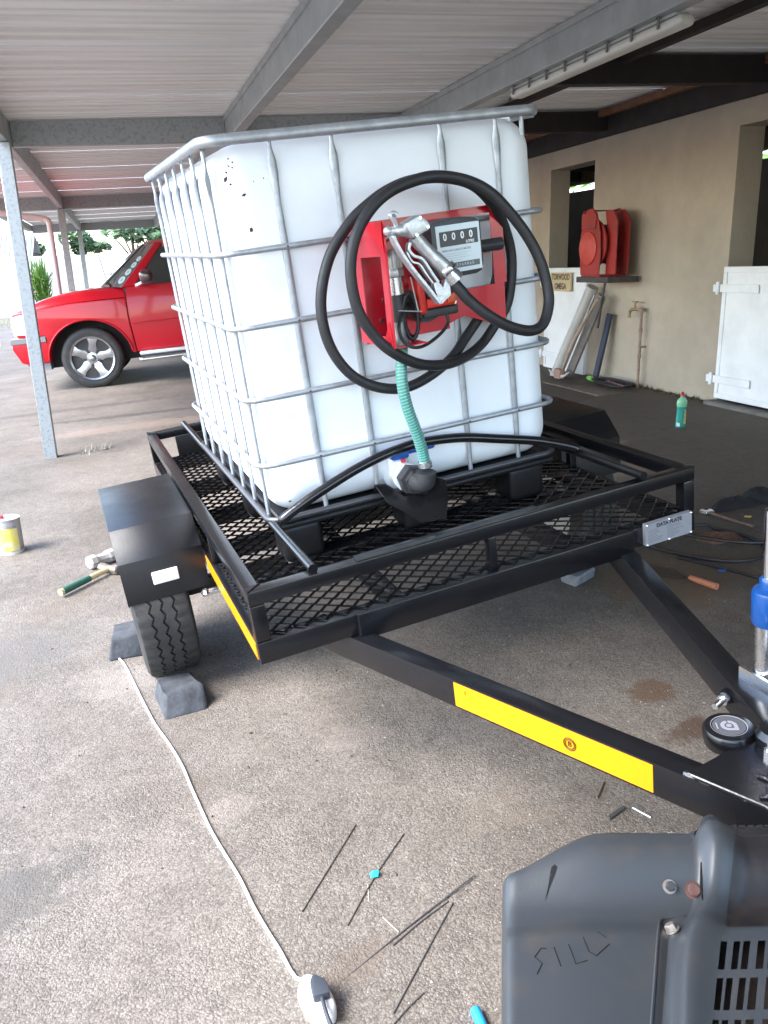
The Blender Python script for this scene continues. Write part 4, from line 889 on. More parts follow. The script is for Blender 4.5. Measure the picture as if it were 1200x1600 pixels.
hose_pts = [(0.722, 0.131, 0.857), (0.725, 0.13, 0.852), (0.739, 0.125, 0.831), (0.759, 0.12, 0.803), (0.807, 0.11, 0.756), (0.87, 0.11, 0.715), (0.939, 0.12, 0.691), (0.987, 0.13, 0.7), (1.015, 0.14, 0.743), (1.023, 0.15, 0.788), (1.012, 0.16, 0.865), (0.98, 0.17, 0.941), (0.931, 0.18, 1.014), (0.883, 0.19, 1.068), (0.821, 0.2, 1.104), (0.735, 0.2, 1.123), (0.654, 0.2, 1.116), (0.59, 0.2, 1.096), (0.538, 0.2, 1.061), (0.498, 0.2, 1.014), (0.473, 0.2, 0.959), (0.463, 0.2, 0.896), (0.471, 0.2, 0.818), (0.504, 0.2, 0.75), (0.552, 0.2, 0.695), (0.632, 0.22, 0.645), (0.729, 0.26, 0.619), (0.825, 0.31, 0.618), (0.912, 0.36, 0.639), (0.963, 0.368, 0.682), (1.009, 0.368, 0.732), (1.031, 0.368, 0.793), (1.04, 0.366, 0.867), (1.03, 0.36, 0.93), (0.998, 0.34, 0.994), (0.942, 0.3, 1.048), (0.87, 0.268, 1.096), (0.776, 0.258, 1.121), (0.687, 0.258, 1.121), (0.62, 0.268, 1.104), (0.564, 0.28, 1.075), (0.514, 0.29, 1.039), (0.451, 0.3, 0.968), (0.41, 0.3, 0.879), (0.399, 0.3, 0.795), (0.415, 0.3, 0.71), (0.461, 0.3, 0.635), (0.532, 0.3, 0.587), (0.617, 0.3, 0.568), (0.712, 0.32, 0.584), (0.797, 0.34, 0.62), (0.855, 0.362, 0.662), (0.905, 0.37, 0.706), (0.95, 0.37, 0.755), (0.985, 0.37, 0.82), (0.992, 0.368, 0.88), (0.985, 0.350, 0.915), (0.962, 0.30, 0.925)]
o = MB().tube(cr(hose_pts, 6), 0.0152, 16).build('delivery_hose', RUB); o.data.transform(Matrix.Translation((-0.75, -0.2, -0.57))); o.matrix_world = MT @ Matrix.Translation((0.75, 0.2, 0.57))
tag(o, 'black rubber delivery hose coiled in two loops round the red pump', 'hose')
sh = thing('suction_hose', 'green ribbed suction hose running from the pump down to the tank outlet', 'hose', M=MT @ Matrix.Translation((0.63, 0.26, 0.33)))
def build_suction():
    P = cr([(0.601, 0.25, 0.700), (0.601, 0.25, 0.685), (0.589, 0.245, 0.625), (0.586, 0.24, 0.575), (0.592, 0.238, 0.52), (0.605, 0.24, 0.47), (0.618, 0.245, 0.42), (0.628, 0.252, 0.375), (0.632, 0.256, 0.335)], 12)
    T = Matrix.Translation((-0.63, -0.26, -0.33))
    gm = mat('green_hose', (0.055, 0.23, 0.17), 0.3, var=0.15, vscale=15, trans=0.0)
    o = MB().tube(P, 0.0165, 14).build('hose_wall', gm, sh); o.data.transform(T)
    b = MB(); acc = 0.0; k = 0; Q = []
    ln = [0.0]
    for i in range(1, len(P)): ln.append(ln[-1] + (P[i] - P[i - 1]).length)
    M_ = int(ln[-1] / 0.0011)
    for i in range(M_):
        s_ = i / M_ * ln[-1]; j = max(q for q in range(len(ln)) if ln[q] <= s_); j = min(j, len(P) - 2); f = (s_ - ln[j]) / max(1e-6, ln[j + 1] - ln[j])
        p = P[j].lerp(P[j + 1], f); d = (P[j + 1] - P[j]).normalized(); u = d.cross(Vector((0, 1, 0))).normalized(); v_ = d.cross(u); a = s_ / 0.0088 * 6.2832
        Q.append(p + (u * math.cos(a) + v_ * math.sin(a)) * 0.0162)
    o = b.tube(Q, 0.0021, 5).build('spiral_rib', mat('hose_spiral', (0.17, 0.36, 0.37), 0.35), sh); o.data.transform(T)
    o = MB().lathe([(0.019, 0.0), (0.021, 0.002), (0.021, 0.018), (0.019, 0.020)], (0.632, 0.256, 0.330), (0, 0, 1), 18).build('hose_clamp', ZINC, sh); o.data.transform(T)
build_suction()

# ================================================================== RED TRUCK
pt = R(4.0); hb_ = R(175.1)
dv = Vector((math.cos(hb_), math.sin(hb_), 0)); uz = Vector((0, 0, 1)); ex = dv * math.cos(pt) - uz * math.sin(pt); ez = dv * math.sin(pt) + uz * math.cos(pt); ey = ez.cross(ex)
tk2 = thing('pickup_truck', 'shiny red pickup truck with chrome five spoke wheels parked behind the tank', 'pickup truck',
            M=Matrix(((ex.x, ey.x, ez.x, -0.474), (ex.y, ey.y, ez.y, 11.594), (ex.z, ey.z, ez.z, -0.067), (0, 0, 0, 1))))
def build_truck():
    WD = 1.95
    def taper(x, y, z):                       # plan view: the nose narrows, the flanks tuck in at the sill and the shoulder
        k = max(0.0, (x - 0.15) / 0.72); yc = -WD / 2; s_ = 1 - 0.10 * k * k
        tum = 0.0
        if z > 1.02: tum = min(0.05, (z - 1.02) * 0.22)
        if z < 0.62: tum = (0.62 - z) * 0.10
        d = y - yc
        if abs(d) > 0.5: d -= math.copysign(tum, d)
        return (x, yc + d * s_, z)
    def arc(cx, cz, rx, rz_, a0, a1, n): return [(cx + rx * math.cos(R(a0 + (a1 - a0) * i / n)), cz + rz_ * math.sin(R(a0 + (a1 - a0) * i / n))) for i in range(n + 1)]
    ar1 = arc(-0.07, 0.40, 0.525, 0.48, 180, 0, 16); ar2 = arc(-3.57, 0.40, 0.50, 0.46, 180, 0, 14)
    # bodyside polygon split into front wing, door and rear, so that each has its own gap
    wing = [(-0.655, 0.40)] + ar1 + [(0.455, 0.74), (0.80, 0.745), (0.83, 0.90), (0.825, 1.02), (0.79, 1.045), (0.60, 1.065), (0.45, 1.08), (0.27, 1.095), (0.08, 1.108), (-0.25, 1.11), (-0.63, 1.105), (-0.625, 0.85)]
    wing = [(-0.652, 0.40), (-0.60, 0.40)] + [q for q in ar1 if q[1] > 0.41] + wing[len(ar1) + 1:]
    body = MB().prism(wing, 1, -WD, 0).fix(taper).build('body', REDCAR, tk2, bev=0.018, seg=3, ang=30)
    door = [(-0.66, 0.405), (-0.632, 0.85), (-0.637, 1.105), (-0.655, 1.235), (-0.80, 1.24), (-1.30, 1.235), (-1.86, 1.225), (-1.90, 1.0), (-1.90, 0.42)]
    for y0, y1 in ((-0.07, 0.0), (-WD, -WD + 0.07)):
        d = MB().prism(door, 1, y0, y1).fix(taper).build('door', REDCAR, tk2, bev=0.010, seg=2, ang=30)
        if y1 == 0.0:
            MB().tube([(-0.66, 0.004, 0.775), (-1.88, 0.004, 0.785)], 0.006, 6).build('crease', REDCAR, d)
            MB().rbox((-1.78, -0.01, 1.02), (-1.60, 0.02, 1.09), 0.012, 3).build('door_handle', CHAR, d)
    rear = [(-1.905, 0.42), (-1.905, 1.0), (-1.865, 1.225), (-2.2, 1.22), (-4.55, 1.18), (-4.60, 1.0), (-4.60, 0.55), (-4.06, 0.46)] + ar2[::-1] + [(-3.06, 0.42)]
    MB().prism(rear, 1, -WD, 0).fix(taper).build('load_bed', REDCAR, tk2, bev=0.02, seg=2, ang=30)
    MB().box(-4.4, 0.55, -1.65, -0.30, 0.30, 0.95).build('chassis', mat('underbody', (0.012, 0.012, 0.012), 0.8), tk2)
    MB().box(-1.9, -0.60, -WD + 0.08, -0.08, 0.42, 1.0).build('cabin_floor', mat('underbody', (0.012, 0.012, 0.012)), tk2)
    # bonnet
    xs = [0.80, 0.72, 0.60, 0.45, 0.30, 0.10, -0.20, -0.45, -0.62]; tz = [1.05, 1.10, 1.145, 1.19, 1.225, 1.255, 1.268, 1.272, 1.262]; ezs = [1.048, 1.056, 1.067, 1.084, 1.096, 1.110, 1.114, 1.114, 1.110]
    vv = []; ys = [-0.10, -0.12, -0.16, -0.25, -0.40, -0.65, -0.975, -1.30, -1.55, -1.70, -1.79, -1.83, -1.85]; fr_ = [0, 0.25, 0.6, 0.84, 0.93, 0.97, 1, 0.97, 0.93, 0.84, 0.6, 0.25, 0]
    for x, t, e in zip(xs, tz, ezs):
        k = max(0.0, (x - 0.15) / 0.72); s_ = 1 - 0.10 * k * k
        for y, f in zip(ys, fr_): vv.append((x, -WD / 2 + (y + WD / 2) * s_, e + 0.002 + (t - e) * f))
    n = len(ys)
    MB().add(vv, [(i * n + j, i * n + j + 1, (i + 1) * n + j + 1, (i + 1) * n + j) for i in range(len(xs) - 1) for j in range(n - 1)]).build('bonnet', REDCAR, tk2, ang=70, recalc=True)
    MB().box(-0.72, -0.615, -WD + 0.2, -0.16, 1.10, 1.245).build('cowl', CHAR, tk2)
    # greenhouse
    def gh(name, pts, m, par=tk2): return MB().add(pts, [tuple(range(len(pts)))]).build(name, m, par)
    bot = [(-0.34, -0.42), (-0.20, -0.975), (-0.34, -1.53), (-0.62, -1.86), (-2.02, -1.88), (-2.05, -0.975), (-2.02, -0.07), (-0.62, -0.09)]
    top = [(-0.97, -0.52), (-0.86, -0.975), (-0.97, -1.43), (-1.12, -1.66), (-1.92, -1.66), (-1.95, -0.975), (-1.92, -0.29), (-1.12, -0.29)]
    vv = [(x, y, 1.235 if x < -0.5 else 1.268) for x, y in bot] + [(x, y, 1.755) for x, y in top]
    # roof
    rv = [(x, y, 1.755) for x, y in top] + [((x + 1.47) * 0.82 - 1.47, (y + 0.975) * 0.82 - 0.975, 1.80) for x, y in top] + [(-1.47, -0.975, 1.815)]
    ff = [(i, (i + 1) % 8, 8 + (i + 1) % 8, 8 + i) for i in range(8)] + [(8 + i, 8 + (i + 1) % 8, 16) for i in range(8)]
    MB().add(rv, ff).build('roof', REDCAR, tk2, ang=60, recalc=True)
    # windscreen, rear screen, pillars
    V = lambda i, top_: Vector(vv[i + (8 if top_ else 0)])
    wsn = [V(7, 0), V(0, 0), V(1, 0), V(2, 0), V(3, 0), V(3, 1), V(2, 1), V(1, 1), V(0, 1), V(7, 1)]
    b = MB(); P0 = [V(7, 0), V(0, 0), V(1, 0), V(2, 0), V(3, 0)]; P1 = [V(7, 1), V(0, 1), V(1, 1), V(2, 1), V(3, 1)]
    b.add(P0 + P1, [(i, i + 1, 6 + i, 5 + i) for i in range(4)])
    ws = b.build('windscreen', mat('windscreen_glass', (0.10, 0.105, 0.10), 0.05, spec=0.8), tk2, ang=60, recalc=True)
    for (i, sy) in ((7, 1), (3, -1)):
        p, q = V(i, 0), V(i, 1); n_ = Vector((0.10, 0.75 * sy, 0.3)).normalized()
        f = Vector((-0.09, 0.0, 0.0)); off = n_ * 0.012
        b = MB().add([p + off + Vector((0.02, 0, 0)), p + off + f * 1.6, q + off + f, q + off + Vector((0.01, 0, 0)), p + Vector((0.02, -0.03 * sy, 0)), p + f * 1.6 - Vector((0, 0.03 * sy, 0)), q + f - Vector((0, 0.03 * sy, 0)), q - Vector((0, 0.03 * sy, 0))],
                     [(0, 1, 2, 3), (7, 6, 5, 4), (0, 4, 5, 1), (1, 5, 6, 2), (2, 6, 7, 3), (3, 7, 4, 0)])
        b.build('pillar', REDCAR, tk2, bev=0.006, recalc=True)
        c, d = V(6 if i == 7 else 4, 0), V(6 if i == 7 else 4, 1)
        gh('side_window', [p + f * 1.3 + off * 0.2, c + Vector((0.12, 0, 0)), d + Vector((0.10, 0, 0)), q + f * 0.8], GLASS)
        MB().bar(c + Vector((0.06, 0, 0)), d + Vector((0.05, 0, 0)), 0.13, 0.03, up=(0, 1, 0)).build('pillar', REDCAR, tk2)
    gh('rear_window', [V(4, 0), V(5, 0), V(6, 0), V(6, 1), V(5, 1), V(4, 1)], GLASS)
    MB().bar(V(7, 1) + Vector((-0.08, 0.012, -0.03)), V(6, 1) + Vector((0, 0.012, -0.03)), 0.05, 0.06).build('roof_rail', REDCAR, tk2)
    # stickers along the near edge of the windscreen
    a0, a1 = V(7, 0).lerp(V(0, 0), 0.34), V(7, 1).lerp(V(0, 1), 0.34)
    nn = (V(0, 0) - V(7, 0)).cross(V(7, 1) - V(7, 0)).normalized(); nn = nn if nn.z > 0 else -nn; su = (V(7, 1) - V(7, 0)).normalized(); sv_ = nn.cross(su)
    for k, t in enumerate((0.16, 0.34, 0.50, 0.64)):
        c = a0.lerp(a1, t) + nn * 0.003; r = 0.062 - 0.006 * k
        s_ = MB().add([c + su * r * math.cos(i * 0.3927) + sv_ * r * math.sin(i * 0.3927) for i in range(16)], [tuple(range(16))]).build('sticker', mat('sticker_pale', (0.40, 0.50, 0.50), 0.5), ws, recalc=True)
        MB().add([c + nn * 0.002 + su * r * 0.42 * math.cos(i * 0.5236) + sv_ * r * 0.42 * math.sin(i * 0.5236) for i in range(12)], [tuple(range(12))]).build('sticker_mark', mat('sticker_teal', (0.2, 0.32, 0.33), 0.5), ws, recalc=True)
    MB().bar(V(0, 0) + Vector((-0.05, 0.1, 0.03)), V(0, 1) + Vector((0.02, 0.02, 0.0)) , 0.02, 0.02).build('windscreen_trim', CHAR, ws)  # charcoal strip up the windscreen
    for y in (-0.35, -0.95): MB().bar((-0.42, y, 1.285), (-0.52, y - 0.55, 1.345), 0.018, 0.022).bar((-0.45, y + 0.06, 1.26), (-0.42, y, 1.30), 0.03, 0.03).build('wiper', CHAR, tk2)
    MB().cyl((-0.42, -0.30, 1.25), (-0.37, -0.30, 1.72), 0.004, 6).build('aerial', CHAR, tk2)
    # mirror
    mm = mat('mirror_dark', (0.06, 0.025, 0.03), 0.2, coat=1.0)
    mi = MB().rbox((-1.03, 0.08, 1.26), (-0.87, 0.30, 1.43), 0.06, 6).build('mirror', mm, tk2, weld=True)
    MB().bar((-0.90, 0.14, 1.28), (-0.80, -0.02, 1.245), 0.05, 0.03).build('mirror_arm', mat('chrome', (0.85, 0.86, 0.87), 0.12, 1.0), mi)
    # bumper and front lights
    bp = [(0.455, 0.40), (0.44, 0.60), (0.455, 0.735), (0.88, 0.735), (0.90, 0.60), (0.82, 0.42), (0.74, 0.39)]
    bu = MB().prism(bp, 1, -WD + 0.0, 0.0).fix(taper).build('bumper', REDCAR, tk2, bev=0.02, seg=2, ang=30)
    MB().prism([(0.448, 0.665), (0.448, 0.738), (0.90, 0.738), (0.912, 0.70), (0.905, 0.665)], 1, -WD - 0.012, 0.012).fix(taper).build('bumper_strip', mat('grey_trim', (0.15, 0.15, 0.16), 0.5), bu, bev=0.006)
    MB().prism([(0.47, 0.30), (0.47, 0.395), (0.76, 0.385), (0.70, 0.32)], 1, -WD + 0.05, -0.03).fix(taper).build('air_dam', mat('grey_trim2', (0.20, 0.20, 0.21), 0.6), bu)
    lm_ = mat('lamp_lens', (0.86, 0.88, 0.9), 0.12, coat=0.8)
    for y0, y1 in ((-0.40, 0.006), (-WD - 0.006, -WD + 0.40)):
        h = MB().prism([(0.60, 0.775), (0.565, 1.035), (0.73, 1.025), (0.835, 1.005), (0.842, 0.90), (0.838, 0.775)], 1, y0, y1).fix(taper).build('headlight', lm_, tk2, bev=0.008)
        MB().prism([(0.70, 0.905), (0.70, 0.911), (0.849, 0.909), (0.849, 0.903)], 1, y0 - 0.002, y1 + 0.002).fix(taper).build('lens_split', mat('lens_grey', (0.35, 0.36, 0.37), 0.4), h)
        MB().prism([(0.53, 0.775), (0.545, 0.89), (0.597, 0.89), (0.597, 0.775)], 1, y0 + 0.3 if y0 > -1 else y0, y1 if y0 > -1 else y1 - 0.3).fix(taper).build('indicator', mat('amber', (0.75, 0.30, 0.03), 0.25), h)
    g = MB().box(0.822, 0.846, -1.50, -0.45, 0.76, 1.03).build('grille', mat('underbody', (0.012, 0.012, 0.012)), tk2)
    MB().box(0.84, 0.856, -1.50, -0.45, 0.875, 0.915).box(0.84, 0.856, -1.0, -0.95, 0.76, 0.874).box(0.84, 0.856, -1.0, -0.95, 0.916, 1.03).build('grille_bars', REDCAR, g)
    # wing flare round the front arch
    fl2 = arc(-0.07, 0.40, 0.535, 0.49, 176, 4, 24)
    MB().tube([(x, taper(x, 0.004, z)[1], z) for x, z in fl2], 0.013, 8).build('arch_lip', REDCAR, body)
    # running board
    rb = MB().box(-3.0, -0.69, -0.10, 0.09, 0.36, 0.405).build('running_board', mat('tread_alu', (0.62, 0.62, 0.63), 0.4, 0.6), tk2, bev=0.01)
    MB().tube([(-3.0, 0.08, 0.315), (-0.72, 0.08, 0.305)], 0.024, 10).build('side_bar', mat('chrome', (0.85, 0.86, 0.87), 0.12, 1.0), rb)
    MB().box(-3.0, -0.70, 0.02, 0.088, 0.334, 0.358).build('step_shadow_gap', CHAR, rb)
    MB().rbox((-0.74, 0.03, 0.275), (-0.67, 0.10, 0.335), 0.02, 3).build('step_end', mat('chrome', (0.85, 0.86, 0.87), 0.12, 1.0), rb)
    # wheels: tyre, rim, five broad spokes
    chrome = mat('wheel_chrome', (0.40, 0.40, 0.43), 0.24, 0.95); dkc = mat('wheel_dark', (0.05, 0.045, 0.06), 0.4, 0.6)
    def wheel(x, zc, y, sgn):
        c = Vector((x, y, zc)); ax = Vector((0, sgn, 0))
        ty = MB().lathe([(0.27, -0.22), (0.36, -0.235), (0.395, -0.20), (0.40, -0.12), (0.395, -0.04), (0.375, -0.008), (0.33, 0.0), (0.285, -0.008), (0.275, -0.03)], c, ax, 56).build('tyre', TYRE, tk2, ang=50, recalc=True)
        rim = MB().lathe([(0.282, -0.012), (0.290, -0.004), (0.285, 0.004), (0.262, -0.004), (0.250, -0.05), (0.245, -0.16)], c, ax, 48)
        rim.f = rim.f[:-2]; ri = rim.build('rim', chrome, ty, recalc=True)
        MB().lathe([(0.245, -0.15), (0.01, -0.15)], c, ax, 32).build('brake_disc', dkc, ri, recalc=True)
        u, w_ = Vector((1, 0, 0)), Vector((0, 0, 1))
        for k in range(5):
            a = R(100 + 72 * k); d = u * math.cos(a) + w_ * math.sin(a); s_ = ax.cross(d)
            P = [(0.03, 0.075, -0.035), (0.11, 0.074, -0.03), (0.16, 0.062, -0.022), (0.21, 0.064, -0.018), (0.256, 0.092, -0.018)]
            b = MB(); n = len(P)
            for r, h, o_ in P:
                for q, dep in ((-1, -0.035), (-0.75, 0.0), (0, 0.006), (0.75, 0.0), (1, -0.035)): b.v.append(tuple(c + d * r + s_ * h * q + ax * (o_ + dep)))
            for i in range(n - 1):
                for j in range(4): b.f.append((i * 5 + j, i * 5 + j + 1, (i + 1) * 5 + j + 1, (i + 1) * 5 + j))
            b.build('spoke', chrome, ri, recalc=True, ang=50)
        MB().lathe([(0.072, -0.04), (0.074, -0.022), (0.045, -0.02), (0.042, 0.004), (0.03, 0.014), (0.01, 0.016)], c, ax, 28).build('hub_cap', chrome, ri, recalc=True)
        for k in range(5):
            a = R(64 + 72 * k); p = c + u * 0.092 * math.cos(a) + w_ * 0.092 * math.sin(a)
            MB().cyl(p + ax * -0.03, p + ax * -0.008, 0.014, 8).build('wheel_nut', CHAR, ri)
    wheel(-0.07, 0.388, -0.035, 1); wheel(-0.07, 0.388, -WD + 0.035, -1)
    wheel(-3.57, 0.30, -0.035, 1); wheel(-3.57, 0.30, -WD + 0.035, -1)
build_truck()

# ================================================================== AROUND THE TRAILER
def local_build(parts, root, T):
    for b, nm, m, kw in parts:
        o = b.build(nm, m, root, **kw); o.data.transform(T)
# wheel chocks: broken dark blocks
def chock(nm, lab, c, rz, sx, sy, sz, seed, wedge):
    rnd = random.Random(seed)
    b = MB().rbox((-sx / 2, -sy / 2, -0.006), (sx / 2, sy / 2, sz), 0.016, 5); N_ = {}
    ph = [rnd.uniform(0, 6.28) for _ in range(6)]
    def chip(x, y, z):
        q = 0.006 * math.sin(38 * x + ph[0] + 21 * y) + 0.005 * math.sin(55 * y + ph[1] + 30 * z) + 0.004 * math.sin(90 * x + 70 * z + ph[2])
        k = max(0.0, z) / sz; tp_ = 1 - 0.14 * k
        return (x * tp_ + q * (0.4 + abs(x) / sx), y * (1 - 0.25 * k) + wedge * k + q, z + (q * 1.2 if z > sz * 0.5 else 0))
    b.fix(chip)
    o = b.build(nm, CONC, None, weld=True, ang=24); o.location = (c[0], c[1], gz(c[0])); o.rotation_euler = (0, -0.045, rz)
    tag(o, lab, 'wheel chock', 'blocks chocking the left trailer wheel')
chock('wheel_chock', 'dark grey block wedged in front of the left trailer wheel', (0.045, 2.65, 0), 0.08, 0.150, 0.20, 0.068, 1, 0.02)
chock('wheel_chock', 'dark grey block behind the left trailer wheel, beside the end of the white cable', (-0.09, 3.20, 0), -0.1, 0.20, 0.24, 0.082, 2, -0.02)
o = MB().box(-0.075, 0.075, -0.05, 0.05, 0, 0.05); rnd = random.Random(8); o.v = [(x + rnd.uniform(-.01, .01), y + rnd.uniform(-.01, .01), z) for x, y, z in o.v]
o = o.build('stone_block', mat('blue_grey_stone', (0.17, 0.18, 0.20), 0.8, var=0.3, vscale=20, bump=0.3), None, bev=0.008); o.location = (1.78, 2.97, gz(1.78)); o.rotation_euler = (0, -0.04, 0.5)
tag(o, 'small grey stone block on the ground below the right front of the trailer', 'block')
# hammers
def hammer(lab, hx, hy, tx_, ty_, headm, handle=True, seed=0):
    t = thing('club_hammer', lab, 'hammer', (hx, hy, gz(hx))); d = Vector((tx_ - hx, ty_ - hy, 0)); Ln = d.length; d.normalize(); s_ = Vector((-d.y, d.x, 0))
    z = 0.026; c = Vector((0, 0, z))
    hd_ = MB()
    pr = [(0.018, -0.062), (0.024, -0.058), (0.025, -0.035), (0.019, -0.02), (0.019, 0.02), (0.025, 0.035), (0.024, 0.058), (0.018, 0.062)]
    hd_.lathe(pr, c, s_, 8).build('head', headm, t, ang=25, recalc=True)
    if handle:
        hm = mat('ash_wood', (0.55, 0.42, 0.22), 0.6, var=0.2, vscale=20)
        MB().tube([c + d * 0.0 , c + d * Ln * 0.55 + Vector((0, 0, -0.004)), c + d * Ln + Vector((0, 0, -0.008))], [0.0135, 0.015, 0.0165], 10).build('handle', hm, t)
        MB().tube([c + d * Ln * 0.42 + Vector((0, 0, -0.003)), c + d * Ln * 0.95 + Vector((0, 0, -0.0075))], [0.0162, 0.0178], 10).build('grip', mat('green_grip', (0.025, 0.10, 0.07), 0.6), t)
    return t
hammer('club hammer with a yellow and green wooden handle lying beside the left fender', -0.205, 4.115, -0.425, 3.885, mat('brown_iron', (0.19, 0.155, 0.13), 0.6, 0.3, var=0.4, vscale=30))
h2 = MB().lathe([(0.030, -0.075), (0.036, -0.07), (0.037, -0.04), (0.028, -0.022), (0.028, 0.022), (0.037, 0.04), (0.036, 0.07), (0.030, 0.075)], (0, 0, 0.036), (0.8, 0.6, 0), 8)
h2 = h2.build('hammer_head', mat('dusty_iron', (0.42, 0.38, 0.35), 0.75, var=0.4, vscale=25), None, ang=25, recalc=True); h2.location = (-0.245, 4.26, gz(-0.24)); tag(h2, 'larger dusty grey hammer head lying behind the hammer with the green grip', 'hammer head')
# paint tin
tn = thing('paint_tin', 'old paint tin with a yellow label at the left edge of the photo', 'paint tin', (-0.735, 4.76, gz(-0.74)))
def build_tin():
    r = 0.068
    MB().lathe([(r, 0), (r, 0.018)], (0, 0, 0), (0, 0, 1), 32).build('bottom_rim', mat('tin_pale', (0.62, 0.58, 0.52), 0.5, 0.2), tn)
    MB().lathe([(r - 0.001, 0.0185), (r - 0.001, 0.192), (r + 0.002, 0.194), (r + 0.002, 0.200)], (0, 0, 0), (0, 0, 1), 32).build('body', mat('tin_grey', (0.36, 0.33, 0.32), 0.55, col2=(0.18, 0.15, 0.14), vscale=22, v2=(0.5, 0.7)), tn)
    lb = MB()
    for k in range(12):
        a0, a1 = R(210 + k * 9), R(210 + (k + 1) * 9); q = r + 0.0005
        lb.add([(q * math.cos(a0), q * math.sin(a0), 0.022), (q * math.cos(a1), q * math.sin(a1), 0.022), (q * math.cos(a1), q * math.sin(a1), 0.150), (q * math.cos(a0), q * math.sin(a0), 0.150)], [(0, 1, 2, 3)])
    lb.build('label', mat('tin_yellow', (0.72, 0.58, 0.10), 0.6, col2=(0.62, 0.57, 0.42), vscale=25, v2=(0.48, 0.62)), tn)
    MB().lathe([(r - 0.003, 0.196), (r - 0.006, 0.190), (0.045, 0.192), (0.04, 0.198), (0.01, 0.199)], (0, 0, 0), (0, 0, 1), 32).build('lid', mat('tin_lid', (0.16, 0.20, 0.26), 0.5, 0.3), tn, recalc=True)
    MB().rbox((-0.055, -0.02, 0.199), (-0.015, 0.01, 0.215), 0.004, 2).build('cap', mat('red_cap', (0.55, 0.03, 0.05), 0.4), tn)
build_tin()
# white extension lead and its socket
CAB = [(-0.174, 3.16), (-0.172, 3.12), (-0.150, 3.05), (-0.132, 2.968), (-0.105, 2.82), (-0.082, 2.693), (-0.05, 2.53), (-0.012, 2.387), (0.018, 2.25), (0.034, 2.137), (0.052, 2.02), (0.069, 1.915), (0.09, 1.82), (0.117, 1.706), (0.135, 1.60), (0.155, 1.51), (0.17, 1.45), (0.182, 1.389), (0.197, 1.343)]
ld = thing('extension_lead', 'white extension cable running across the ground to a white socket', 'cable', (0.2, 1.3, gz(0.2)))
def build_lead():
    T = Matrix.Translation((-0.2, -1.3, -gz(0.2)))
    P = cr([(x, y, gz(x) + 0.0042) for x, y in CAB], 5); P[-1].z += 0.016; P[-2].z += 0.012; P[-3].z += 0.006
    o = MB().tube(P, 0.0042, 10).build('cable', mat('cable_white', (0.78, 0.78, 0.78), 0.5, var=0.08, vscale=40), ld); o.data.transform(T)
    b = MB(); n = 22; z0 = gz(0.2)
    lev = [(0.0, 0.92), (0.006, 1.0), (0.026, 1.0), (0.034, 0.93), (0.038, 0.80), (0.0385, 0.0)]
    def out(k):
        a = k / n * 6.2832; x = 0.031 * math.copysign(abs(math.cos(a)) ** 0.8, math.cos(a)); y = 0.056 * math.copysign(abs(math.sin(a)) ** 0.8, math.sin(a))
        if y > 0.02: x *= 1 - (y - 0.02) * 9
        return x - 0.18 * y, y
    for h, s_ in lev:
        for k in range(n):
            x, y = out(k); b.v.append((0.2145 + x * s_, 1.288 + y * s_, z0 + h))
    for i in range(len(lev) - 1):
        for k in range(n): b.f.append((i * n + k, i * n + (k + 1) % n, (i + 1) * n + (k + 1) % n, (i + 1) * n + k))
    o = b.build('socket', mat('socket_white', (0.84, 0.84, 0.84), 0.4), ld, weld=True); o.data.transform(T)
    gp = mat('plug_grey', (0.045, 0.052, 0.065), 0.6, spec=0.3)
    b = MB().prism([(0.212, 1.312), (0.219, 1.314), (0.236, 1.298), (0.240, 1.280), (0.238, 1.262), (0.205, 1.262), (0.206, 1.300)], 2, z0 + 0.0386, z0 + 0.058)
    pl = b.build('plug', gp, ld, bev=0.005, seg=2); pl.data.transform(T)
    o = MB().tube(cr([(0.222, 1.268, z0 + 0.048), (0.222, 1.22, z0 + 0.046), (0.235, 1.17, z0 + 0.02), (0.25, 1.10, z0 + 0.005)], 5), 0.0042, 8).build('plug_cable', gp, pl); o.data.transform(T)
build_lead()
# welding rods left on the ground
RODS = [((0.436, 1.788), (0.239, 1.545), 'thin dark welding rod lying left of the blue scrap'), ((0.542, 1.705), (0.326, 1.465), 'thin dark welding rod under the blue scrap'),
        ((0.651, 1.496), (0.258, 1.320), 'longest thin rod, its end touching the white socket'), ((0.562, 1.447), (0.405, 1.375), 'thin rod crossing under the longest rod'),
        ((0.571, 1.439), (0.354, 1.216), 'thin rod right of the longest rod, pointing towards the photo bottom'), ((0.427, 1.239), (0.342, 1.190), 'short thin rod at the bottom edge of the photo')]
rm = mat('rod_grey', (0.10, 0.095, 0.095), 0.5, 0.4, var=0.4, vscale=50)
r0 = None
for i, (a, b_, lab) in enumerate(RODS):
    m_ = ((a[0] + b_[0]) / 2, (a[1] + b_[1]) / 2); ln = math.hypot(a[0] - b_[0], a[1] - b_[1])
    A_ = Vector((a[0] - m_[0], a[1] - m_[1], gz(a[0]) - gz(m_[0]) + (0.004 if i == 2 else 0)))
    mid = Vector((0.012 * ln * (-1) ** i, 0.014 * ln, 0.0005))
    o = MB().tube(cr([A_, mid, -A_], 4), 0.0015 if i != 2 else 0.0018, 7).build('welding_rod', rm); o.location = (m_[0], m_[1], gz(m_[0]) + 0.0021)
    tag(o, lab, 'welding rod', 'welding rods scattered on the ground')
